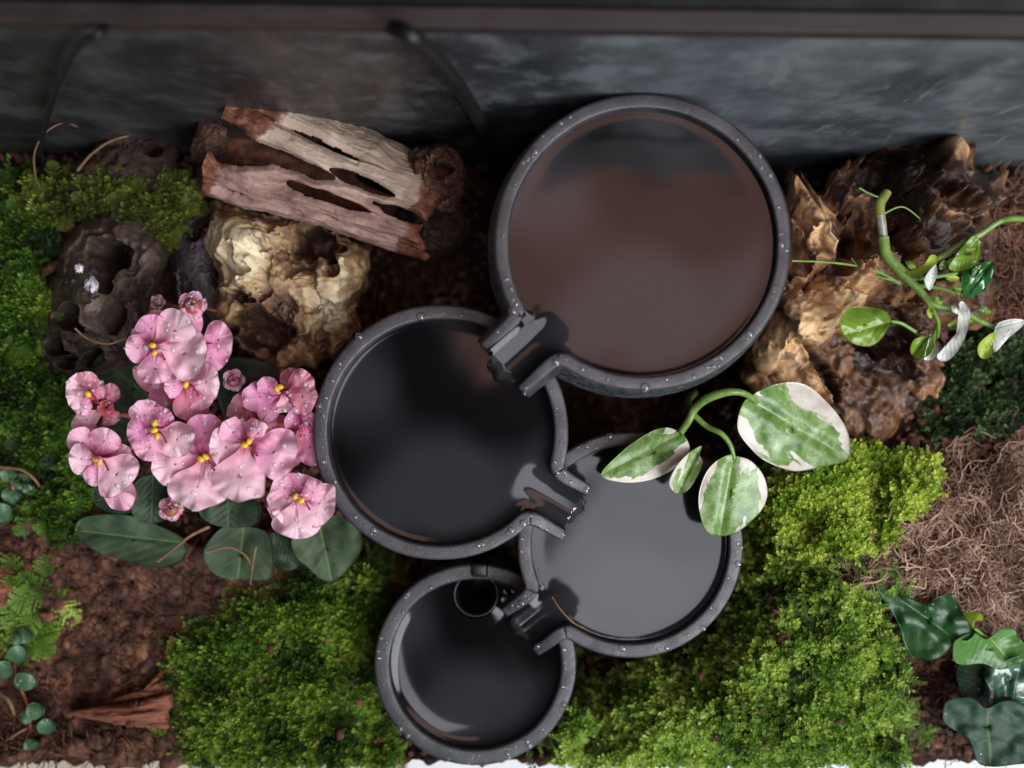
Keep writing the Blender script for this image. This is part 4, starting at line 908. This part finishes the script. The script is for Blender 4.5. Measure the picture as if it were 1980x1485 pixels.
def flower(cx, cy, z, petals, anth=((0, 0),), label=None, fz=.0):
    z = z+1.0
    V, F = lathe(*P(cx, cy, z)[:2], [(.26, z+.02), (.20, z-.1), (.12, z-.3), (.05, z-.7), (.01, z-.7)], 12)
    V2, F2 = lathe(*P(cx, cy, z)[:2], [(.26, z+.02), (.15, z-.02), (.05, z+.02), (.005, z+.03)], 12)
    stalk = catmull([(cx, cy, z-.5), (cx+fl_r.uniform(-12, 12), cy+fl_r.uniform(-10, 10), z-1.5), ((cx*2+400)/3, (cy*2+860)/3, 1.2)], 5, False)
    V3, F3 = tube_geo(PA(stalk[:, 0], stalk[:, 1], stalk[:, 2]), .07, 6)
    V, F = merge([(V, F), (V2, F2), (V3, F3)]); f = mesh('flower', V, F, M['throat'], vio, origin=P(cx, cy, z))
    if label: f['label'] = label
    for i, (tx, ty, wd, mt, dz) in enumerate(petals):
        pleaf('petal', petal_outline((cx, cy), (tx, ty), wd*1.22, fl_r), (cx, cy), (tx, ty), z+.02+.06*i, mt, f, zt=dz, cup=-.35, wav=.10, thick=.018, ruf=.055, seed=int(fl_r.randint(1, 999)), sm=5, nr=14)
    if len(petals) >= 4:
        for (tx, ty, wd, mt, dz) in petals[:4]:
            rr_ = fl_r.uniform(.4, .8)*(1 if fl_r.rand() > .5 else -1); vx, vy = (tx-cx)*.82, (ty-cy)*.82
            ex, ey = cx+vx*math.cos(rr_)-vy*math.sin(rr_), cy+vx*math.sin(rr_)+vy*math.cos(rr_)
            pleaf('petal', petal_outline((cx, cy), (ex, ey), wd*.9, fl_r), (cx, cy), (ex, ey), z-.22, 'petal' if mt == 'petalpale' else mt, f, zt=dz-.25, cup=-.3, wav=.10, thick=.018, ruf=.05, seed=int(fl_r.randint(1, 999)), sm=4, nr=10)
    for (dx, dy) in anth:
        p0 = P(cx+dx, cy+dy, z+.42); th = np.linspace(0, 2*math.pi, 10, endpoint=False); a = np.linspace(-math.pi/2, math.pi/2, 7)
        V = np.stack([.115*np.cos(a)[:, None]*np.cos(th), .085*np.cos(a)[:, None]*np.sin(th), .075*np.sin(a)[:, None]+0*th], -1).reshape(-1, 3)
        an = fl_r.uniform(0, 3.1); V = np.stack([V[:, 0]*math.cos(an)-V[:, 1]*math.sin(an), V[:, 0]*math.sin(an)+V[:, 1]*math.cos(an), V[:, 2]], -1)
        mesh('anther', V+p0, grid_faces(7, 10, True), M['anther'], f)
    if anth:
        tube('style', [(cx, cy, z+.1), (cx+12, cy+6, z+.45), (cx+22, cy+24, z+.55)], [.03, .022, .03], M['petalhot'], f, sides=5, n=4)
    return f
K, Q_, H_, R_ = 'petal', 'petalpale', 'petalhot', 'petalred'
flower(297, 672, 5.6, [(292, 608, 52, H_, .25), (243, 676, 50, K, .1), (303, 742, 62, K, .1), (368, 618, 80, Q_, .3), (398, 690, 82, Q_, .35)], ((-2, -4), (2, 10)))
flower(385, 665, 5.1, [(448, 648, 64, K, .2), (428, 712, 66, H_, .0), (350, 598, 55, K, .1)], ())
flower(362, 742, 5.2, [(424, 736, 64, Q_, .2), (405, 785, 50, K, .0), (318, 750, 38, K, .2), (345, 700, 44, R_, .0), (372, 812, 60, R_, -.6)], ((-3, 2),))
flower(350, 775, 4.4, [(290, 752, 56, H_, -.3), (262, 710, 44, R_, -.4)], ())
flower(170, 760, 5.0, [(132, 735, 42, Q_, .0), (165, 718, 36, R_, .1), (128, 770, 44, Q_, .0), (200, 745, 36, R_, -.1), (150, 800, 36, K, -.2)], ((0, 2),))
flower(205, 790, 4.7, [(140, 830, 34, Q_, .2), (218, 742, 34, R_, -.2), (222, 820, 34, R_, -.4)], ())
flower(188, 886, 5.3, [(140, 832, 44, K, .0), (212, 830, 56, K, .1), (133, 888, 48, Q_, .1), (250, 940, 82, Q_, .25), (180, 940, 36, K, -.3), (250, 985, 52, K, -.2)], ((-2, 2), (5, 8)))
flower(300, 832, 5.7, [(262, 778, 48, K, .1), (322, 790, 40, H_, .0), (246, 840, 54, H_, .1), (285, 892, 58, K, .0), (372, 862, 62, Q_, .3)], ((-1, -14), (-2, 0), (4, 12)))
flower(393, 886, 5.5, [(402, 800, 66, H_, -.1), (294, 905, 66, Q_, .1), (336, 868, 50, K, -.1), (372, 985, 92, Q_, .3), (452, 930, 70, Q_, .05)], ((-5, 2), (5, -3)))
flower(476, 858, 5.8, [(430, 818, 46, K, .1), (515, 822, 46, K, .1), (406, 872, 68, Q_, .1), (455, 968, 92, Q_, .35), (572, 892, 88, K, .15)], ((-4, 3), (6, -5)))
flower(545, 762, 5.2, [(468, 772, 50, H_, .1), (605, 728, 44, R_, .1), (560, 795, 40, Q_, .1), (612, 770, 62, R_, .2), (500, 738, 34, H_, -.1)], ((-10, -10), (-4, -14)))
flower(500, 810, 4.5, [(448, 772, 56, R_, -.1), (480, 752, 50, R_, -.1), (550, 840, 50, R_, -.4)], ())
flower(585, 820, 5.0, [(556, 800, 38, H_, .1), (605, 798, 34, H_, .0), (596, 840, 34, R_, .1), (550, 905, 44, R_, -.3), (612, 900, 50, H_, -.4)], ())
flower(577, 962, 5.9, [(528, 930, 56, K, .1), (592, 918, 62, H_, .1), (532, 1000, 66, Q_, .0), (575, 1042, 82, Q_, -.1), (648, 985, 74, Q_, .0), (628, 945, 50, K, .0)], ((-6, -2), (6, 6)))
def bud(px, py, z, r, mt, n=5, ang=0):
    z = z+.9
    f = None
    V, F = lathe(*P(px, py, z)[:2], [(.01, z+r*.3), (r*.4, z+.25*r), (r*.6, z), (r*.5, z-r*.6), (.04, z-r), (.05, z-2.2)], 12)
    f = mesh('flower_bud', V, F, M['redstem'], vio, origin=P(px, py, z))
    for i in range(n):
        a = ang+i*2*math.pi/n; rp = r*62
        pleaf('petal', petal_outline((px, py), (px+rp*math.cos(a), py+rp*math.sin(a)), rp*1.0, fl_r), (px, py), (px+rp*math.cos(a), py+rp*math.sin(a)), z+.3*r+.03*i, mt, f, zt=-r*.7, cup=-.2, wav=.05, thick=.03, seed=i+3, nr=6)
bud(330, 984, 3.6, .40, 'petalred'); bud(452, 735, 4.6, .36, 'petalhot'); bud(372, 590, 5.4, .46, 'petalhot'); bud(305, 584, 4.6, .24, 'petalhot')
tube('stalk', [(303, 572, 4.6), (292, 600, 4.3), (300, 660, 3.6), (380, 800, 1.5)], [.05, .09, .09], M['redstem'], vio)
for (a_, b_) in (((230, 800), (330, 845)), ((350, 800), (380, 850)), ((500, 790), (430, 870)), ((215, 870), (330, 880)), ((560, 850), (450, 880))):
    tube('stalk', [(a_[0], a_[1], 4.2), ((a_[0]+b_[0])/2, (a_[1]+b_[1])/2-10, 3.4), (b_[0], b_[1], 1.4)], [.08, .10], M['redstem'], vio)
sprinkle([o.name for o in vio.children if o.name.startswith('flower')], 9, 5, .022, .085, 'water_droplets', vio)

# ---- variegated pothos over the third bowl
pot = empty('variegated_pothos', P(1340, 800, 0), 'cream and green variegated leaves on a curved stem over the third bowl', 'plant')
Z2 = lambda p: z33(p, 1100, 700); DZ = 1.1
tube('stem', [(*Z2([(1200, 260)])[0], 5.3+DZ), (*Z2([(1130, 205)])[0], 5.6+DZ), (*Z2([(1030, 190)])[0], 5.7+DZ), (*Z2([(900, 225)])[0], 5.4+DZ), (*Z2([(810, 290)])[0], 5.0+DZ), (*Z2([(760, 380)])[0], 4.9+DZ), (*Z2([(705, 460)])[0], 5.1+DZ)], [.07, .10, .13, .12, .10], M['stem'], pot)
tube('stem', [(*Z2([(790, 330)])[0], 4.8+DZ), (*Z2([(880, 410)])[0], 5.0+DZ), (*Z2([(970, 455)])[0], 5.3+DZ), (*Z2([(1030, 530)])[0], 5.3+DZ), (*Z2([(1055, 620)])[0], 5.2+DZ)], [.09, .08, .06], M['stem'], pot)
tube('stem', [(*Z2([(790, 300)])[0], 4.9+DZ), (*Z2([(760, 250)])[0], 3.0+DZ), (*Z2([(800, 200)])[0], .3)], [.10, .12], M['stem'], pot)
pleaf('leaf', Z2([(1150, 225), (1290, 150), (1430, 128), (1540, 162), (1650, 260), (1740, 370), (1792, 490), (1785, 620), (1700, 655), (1600, 672), (1490, 695), (1400, 690), (1250, 630), (1150, 540), (1085, 450), (1078, 370), (1105, 280)]), Z2([(1150, 235)])[0], Z2([(1790, 620)])[0], 5.2+DZ, 'varieg', pot, zt=-.2, cup=-.5, wav=.02, thick=.04, seed=4, nr=20, fold=.10)
pleaf('leaf', Z2([(715, 452), (640, 420), (560, 430), (450, 488), (330, 580), (205, 718), (330, 768), (480, 762), (600, 722), (690, 665), (770, 560), (745, 480)]), Z2([(715, 455)])[0], Z2([(205, 718)])[0], 5.0+DZ, 'varieg', pot, zt=-.5, cup=-.4, wav=.02, thick=.04, seed=7, nr=20, fold=.06)
pleaf('leaf', Z2([(848, 535), (770, 578), (695, 655), (645, 750), (650, 805), (700, 842), (760, 818), (805, 755), (852, 650), (835, 590)]), Z2([(845, 540)])[0], Z2([(695, 840)])[0], 5.2+DZ, 'varieg', pot, cup=.6, wav=.02, thick=.04, seed=2, nr=16, fold=.10)
pleaf('leaf', Z2([(1045, 588), (960, 620), (880, 700), (832, 830), (835, 960), (880, 1080), (960, 1112), (1060, 1092), (1160, 1022), (1240, 930), (1268, 830), (1240, 720), (1160, 630), (1070, 600)]), Z2([(1050, 592)])[0], Z2([(960, 1110)])[0], 5.2+DZ, 'varieg', pot, zt=-.3, cup=-.4, wav=.02, thick=.04, seed=13, nr=20, fold=.10)
sprinkle([pot.name], 9, 8, .02, .07, 'water_droplets', pot)

# ---- leafy cutting in the tan stone
cut = empty('leafy_cutting', P(1700, 520, 3), 'small glossy green and white leaved cutting growing out of the tan stone', 'plant')
Z1 = lambda p: z33(p, 1380, 230)
def t1(name, pts, rad, m_, zz): 
    z = np.linspace(zz[0], zz[1], len(pts))+.45; tube(name, [(*Z1([q])[0], z[i]) for i, q in enumerate(pts)], rad, M[m_], cut)
t1('stem', [(1110, 465), (1060, 540), (1060, 620)], [.13, .17, .15], 'oldstem', (5.4, 5.5))
t1('stem', [(1060, 600), (1075, 700), (1080, 780)], [.15, .14, .14], 'palestem', (5.5, 5.3))
t1('stem', [(1080, 760), (1100, 860), (1180, 960), (1300, 1080), (1400, 1180), (1590, 1230), (1700, 1290), (1810, 1335)], [.18, .16, .13, .11, .09, .07], 'stem', (5.4, 5.8))
t1('stem', [(1120, 880), (1260, 990), (1420, 900), (1560, 810), (1700, 735), (1820, 655), (1900, 635), (2020, 640)], [.12, .11, .10, .09, .09], 'stem', (5.5, 6.4))
t1('stem', [(500, 905), (700, 912), (900, 935), (1050, 975), (1200, 1060)], [.03, .04, .06], 'stem', (5.2, 5.4))
t1('stem', [(880, 890), (950, 970), (1060, 1010), (1200, 1040)], [.02, .04], 'stem', (5.3, 5.4))
t1('stem', [(1300, 1080), (1370, 1180), (1430, 1290), (1425, 1400)], [.08, .06], 'stem', (5.6, 5.8))
t1('stem', [(1130, 1290), (1200, 1305), (1290, 1360)], [.05, .06], 'stem', (6.0, 5.8))
t1('stem', [(1240, 1020), (1400, 1010), (1560, 980)], [.07, .05], 'stem', (5.6, 6.0))
t1('stem', [(1280, 1060), (1450, 1080), (1580, 1120)], [.07, .05], 'stem', (5.6, 6.0))
t1('root', [(1060, 620), (1200, 560), (1320, 640)], [.03, .02], 'stem', (5.4, 5.3))
t1('root', [(930, 440), (980, 470), (1050, 500)], [.03, .03], 'stem', (5.5, 5.5))
def l1(pts, b, t, z, m_, sd, **kw): pleaf('leaf', Z1(pts), Z1([b])[0], Z1([t])[0], z+.45, m_, cut, seed=sd, **kw)
l1([(1135, 1292), (1090, 1225), (980, 1200), (880, 1202), (820, 1260), (808, 1330), (860, 1415), (950, 1452), (1030, 1440), (1100, 1365)], (1135, 1290), (830, 1380), 6.0, 'green', 1, cup=-.4, fold=.06)
l1([(1540, 880), (1600, 800), (1660, 745), (1702, 780), (1704, 870), (1665, 940), (1560, 975), (1500, 950)], (1700, 750), (1510, 970), 6.2, 'green', 2, cup=.3)
l1([(1595, 960), (1700, 925), (1780, 905), (1785, 985), (1725, 1085), (1620, 1150), (1585, 1070)], (1780, 910), (1600, 1140), 6.0, 'glossgreen', 3, cup=-.6, fold=.1)
l1([(1375, 1095), (1345, 1030), (1375, 970), (1420, 930), (1425, 1000), (1400, 1060)], (1375, 1095), (1420, 930), 6.1, 'whiteleaf', 4, cup=.5)
l1([(1230, 985), (1340, 930), (1385, 868), (1432, 890), (1380, 965), (1300, 1010)], (1230, 985), (1430, 880), 5.9, 'lime', 5, cup=.4)
l1([(1258, 1450), (1290, 1400), (1370, 1380), (1420, 1310), (1420, 1400), (1380, 1500), (1310, 1530), (1262, 1500)], (1420, 1310), (1270, 1510), 5.9, 'green', 6, cup=.3, fold=.12)
l1([(1345, 1510), (1380, 1380), (1405, 1345), (1412, 1430), (1440, 1470), (1400, 1535), (1350, 1540)], (1400, 1350), (1360, 1540), 6.0, 'whiteleaf', 7, cup=.4)
l1([(1440, 1540), (1430, 1500), (1510, 1440), (1560, 1390), (1600, 1280), (1565, 1190), (1590, 1165), (1640, 1230), (1625, 1330), (1580, 1450), (1500, 1540)], (1570, 1180), (1450, 1540), 6.1, 'whiteleaf', 8, cup=.3)
l1([(1495, 1310), (1570, 1270), (1665, 1275), (1650, 1320), (1590, 1345), (1510, 1335)], (1665, 1290), (1500, 1320), 5.7, 'green', 9, cup=.3)
l1([(1800, 1325), (1890, 1278), (1985, 1285), (1965, 1330), (1880, 1400), (1790, 1490)], (1800, 1335), (1985, 1285), 6.2, 'whiteleaf', 10, cup=.3)
l1([(1795, 1365), (1720, 1405), (1685, 1460), (1700, 1520), (1750, 1530), (1785, 1480)], (1795, 1365), (1710, 1530), 6.1, 'lime', 11, cup=.3)
cr = np.random.RandomState(6)
for q, (x, y, a, L_, m_) in enumerate([(1500, 900, .4, 95, 'green'), (1480, 1010, .1, 90, 'lime'), (1440, 950, -.5, 80, 'green'), (1530, 1070, .5, 80, 'green'), (1650, 1000, -.9, 90, 'glossgreen'), (1420, 1120, 1.1, 80, 'green'), (1380, 1200, 1.5, 75, 'lime'), (1690, 1220, .2, 85, 'green'), (1520, 1190, .9, 70, 'whiteleaf'), (1290, 950, -2.6, 75, 'green'), (1600, 860, -.4, 80, 'green')]):
    dx, dy = math.cos(a), math.sin(a); wv = L_*cr.uniform(.22, .34)
    l1([(x, y), (x+dx*L_*.3-dy*wv, y+dy*L_*.3+dx*wv), (x+dx*L_*.65-dy*wv*.9, y+dy*L_*.65+dx*wv*.9), (x+dx*L_, y+dy*L_), (x+dx*L_*.65+dy*wv*.9, y+dy*L_*.65-dx*wv*.9), (x+dx*L_*.3+dy*wv, y+dy*L_*.3-dx*wv)], (x, y), (x+dx*L_, y+dy*L_), 5.8+.06*q, m_, 20+q, cup=.2)
sprinkle([cut.name], 3, 9, .02, .05, 'water_droplets', cut)

# ---- ivy at bottom right
ivy = empty('ivy', P(1870, 1300, 1), 'dark green lobed ivy leaves on the soil at the lower right corner', 'plant')
Z6 = lambda p: z33(p, 1580, 1035)
def l6(pts, b, t, z, m_, sd, **kw): pleaf('leaf', Z6(pts), Z6([b])[0], Z6([t])[0], z+1.1, m_, ivy, seed=sd, **{**dict(nr=16, thick=.03, cup=-.4), **kw})
l6([(362, 285), (470, 350), (560, 392), (700, 440), (760, 400), (830, 380), (880, 395), (905, 450), (950, 530), (1005, 620), (960, 672), (885, 660), (858, 655), (850, 720), (790, 780), (700, 802), (600, 760), (550, 680), (530, 590), (470, 480), (400, 380)], (865, 650), (365, 288), 3.4, 'ivy', 1, fold=.08, wav=.08)
l6([(885, 670), (1000, 622), (1080, 665), (1170, 600), (1260, 605), (1285, 660), (1330, 700), (1350, 790), (1230, 835), (1160, 858), (1060, 820), (930, 828), (875, 800), (868, 735)], (1100, 650), (1250, 830), 3.1, 'ivylight', 2, fold=.06)
l6([(1075, 865), (1160, 825), (1250, 780), (1350, 775), (1430, 900), (1430, 1070), (1280, 1068), (1110, 1080), (1105, 1000), (1072, 920)], (1300, 780), (1250, 1070), 2.9, 'ivywet', 3, wav=.12)
l6([(828, 1062), (900, 1038), (1000, 1045), (1080, 1105), (1180, 1060), (1290, 1068), (1400, 1150), (1440, 1300), (1390, 1440), (1280, 1462), (1120, 1478), (1030, 1455), (1000, 1380), (960, 1290), (850, 1230), (803, 1170), (812, 1100)], (1085, 1105), (1110, 1480), 3.2, 'ivydark', 4, fold=.05, wav=.08)
l6([(938, 488), (1000, 490), (1055, 505), (1052, 540), (1010, 555), (997, 595), (960, 568)], (1000, 590), (1045, 510), 3.2, 'lime', 5)
l6([(900, 840), (1000, 820), (1090, 860), (1110, 1000), (1100, 1070), (980, 1030), (900, 950)], (1100, 860), (930, 1000), 2.2, 'ivydark', 6)
tube('stem', [(*Z6([(1000, 590)])[0], 3.1+1.1), (*Z6([(1050, 630)])[0], 3.0+1.1), (*Z6([(1100, 680)])[0], 3.0+1.1), (*Z6([(1110, 850)])[0], 2.4+1.1), (*Z6([(1200, 950)])[0], 1.6+1.1)], [.05, .07], M['stem'], ivy)
tube('stem', [(*Z6([(865, 650)])[0], 3.3+1.1), (*Z6([(892, 700)])[0], 2.9+1.1), (*Z6([(870, 790)])[0], 2.2+1.1)], [.05, .06], M['redstem'], ivy)
sprinkle([ivy.name], 6, 10, .02, .05, 'water_droplets', ivy)

# ---- round leaved creepers at the left edge
def creeper(label, leaves, stem, seed):
    x0, y0 = stem[0][:2]; root = empty('creeper', P(x0, y0, 1.2), label, 'plant', 'round leaved creepers at the left edge')
    tube('stem', stem, [.05, .06], M['redstem'], root)
    r = np.random.RandomState(seed)
    for i, (x, y, q) in enumerate(leaves):
        o = [(x+q*math.cos(a)*r.uniform(.9, 1.1)*1.05, y+q*math.sin(a)*r.uniform(.85, 1.05)) for a in np.linspace(0, 2*math.pi, 9)[:-1]]
        d = r.uniform(0, 6.28); pleaf('leaf', o, (x-q*math.cos(d), y-q*math.sin(d)), (x+q*math.cos(d), y+q*math.sin(d)), 2.7+.25*r.uniform(-1, 1), 'round', root, cup=-.25, thick=.09, wav=.02, nr=7, seed=i)
    sprinkle([root.name], 3, seed, .02, .05, 'water_droplets', root)
creeper('small round grey green leaves at the left edge beside the fern moss', [(13, 917, 15), (40, 932, 17), (20, 958, 17), (0, 992, 22), (52, 945, 11), (-20, 940, 16)], [(5, 905, 2.2), (25, 940, 2.4), (10, 1000, 2.0)], 3)
creeper('round green leaves at the lower left edge left of the large bark chip', [(46, 1232, 15), (33, 1266, 18), (6, 1296, 19), (48, 1318, 20), (66, 1376, 17), (88, 1406, 16), (58, 1442, 13), (30, 1238, 11), (50, 1388, 13)], [(35, 1225, 2.2), (30, 1300, 2.4), (55, 1370, 2.3), (60, 1450, 1.8)], 4)

# ------------------------------------------------------------ cables, twigs and straws
def onwall(p, d=.25): return [(x, y, 35-(YW-d)*FPX/(742.5-y)) for x, y in p]
tag(tube('cable', [(215, 45, 12.5)]+onwall([(190, 66), (150, 92), (112, 160), (85, 250), (74, 305), (72, 330)]), .085, M['cable'], n=12), 'thin black cable hanging down the back panel at the far left', 'cable')
tag(tube('cable', [(745, 45, 12.5)]+onwall([(790, 68), (820, 90), (875, 150), (922, 225), (950, 290), (960, 345)], .35), .20, M['cable'], n=12), 'thick black cable curving down the back panel between the wood and the largest bowl', 'cable')
def bit(name, pts, rad, mat, label, cat): tag(tube(name, pts, rad, M[mat], n=8, sides=6), label, cat)
bit('twig', [(150, 330, 2.8), (175, 300, 3.0), (210, 275, 3.1), (250, 262, 3.0)], [.05, .03], 'straw', 'bent tan twig lying on the dark bark behind the olive moss', 'twig')
bit('tendril', [(70, 350, 2.6), (66, 300, 3.6), (85, 260, 4.2), (120, 238, 4.3), (150, 245, 4.1)], [.035, .02], 'straw', 'thin curled tendril rising in front of the back panel at upper left', 'tendril')
bit('straw', [(0, 903, 2.9), (40, 908, 3.1), (65, 925, 3.0), (76, 940, 2.8)], [.06, .04], 'straw', 'curved straw over the round leaves at the left edge', 'straw')
bit('straw', [(0, 1340, 2.6), (18, 1356, 2.8), (28, 1382, 2.6)], [.09, .05], 'straw', 'short curved straw at the lower left edge', 'straw')
bit('straw', [(0, 1440, 2.2), (30, 1420, 2.4), (52, 1408, 2.3)], [.06, .05], 'straw', 'pale straight straw in the lower left corner', 'straw')
bit('straw', [(305, 1086, 3.7), (335, 1062, 3.8), (370, 1035, 3.8), (405, 1018, 3.6)], [.04, .06], 'straw', 'dry straw lying across the largest violet leaf', 'straw')
bit('straw', [(400, 1068, 3.6), (440, 1058, 3.7), (470, 1070, 3.6), (486, 1092, 3.6)], [.04, .04], 'straw', 'bent fibre lying across the lower violet leaf', 'straw')
bit('straw', [(495, 1057, 3.7), (490, 1085, 3.7), (484, 1130, 3.4)], [.04, .03], 'straw', 'upright fibre crossing the lower edge of the lower violet leaf', 'straw')
bit('straw', [(262, 1095, 1.7), (300, 1130, 1.9), (322, 1160, 1.8)], [.07, .06], 'straw', 'pale straw on the soil below the largest violet leaf', 'straw')
bit('straw', [(1068, 1155, 5.15), (1085, 1180, 5.3), (1110, 1205, 5.2), (1132, 1215, 5.15)], [.03, .02], 'straw', 'fine rust red hair across the spout of the third bowl', 'straw')
bit('straw', [(145, 635, 4.6), (170, 655, 4.5), (210, 665, 4.5), (245, 652, 4.4)], [.035, .03], 'straw', 'fine curved root along the lower part of the holed stone', 'root')
bit('dry_leaf_tip', [(348, 1262, 2.3), (362, 1290, 2.6), (370, 1315, 2.5)], [.05, .13, .04], 'straw', 'pinkish dry leaf tip at the left margin of the deep green moss', 'leaf tip')
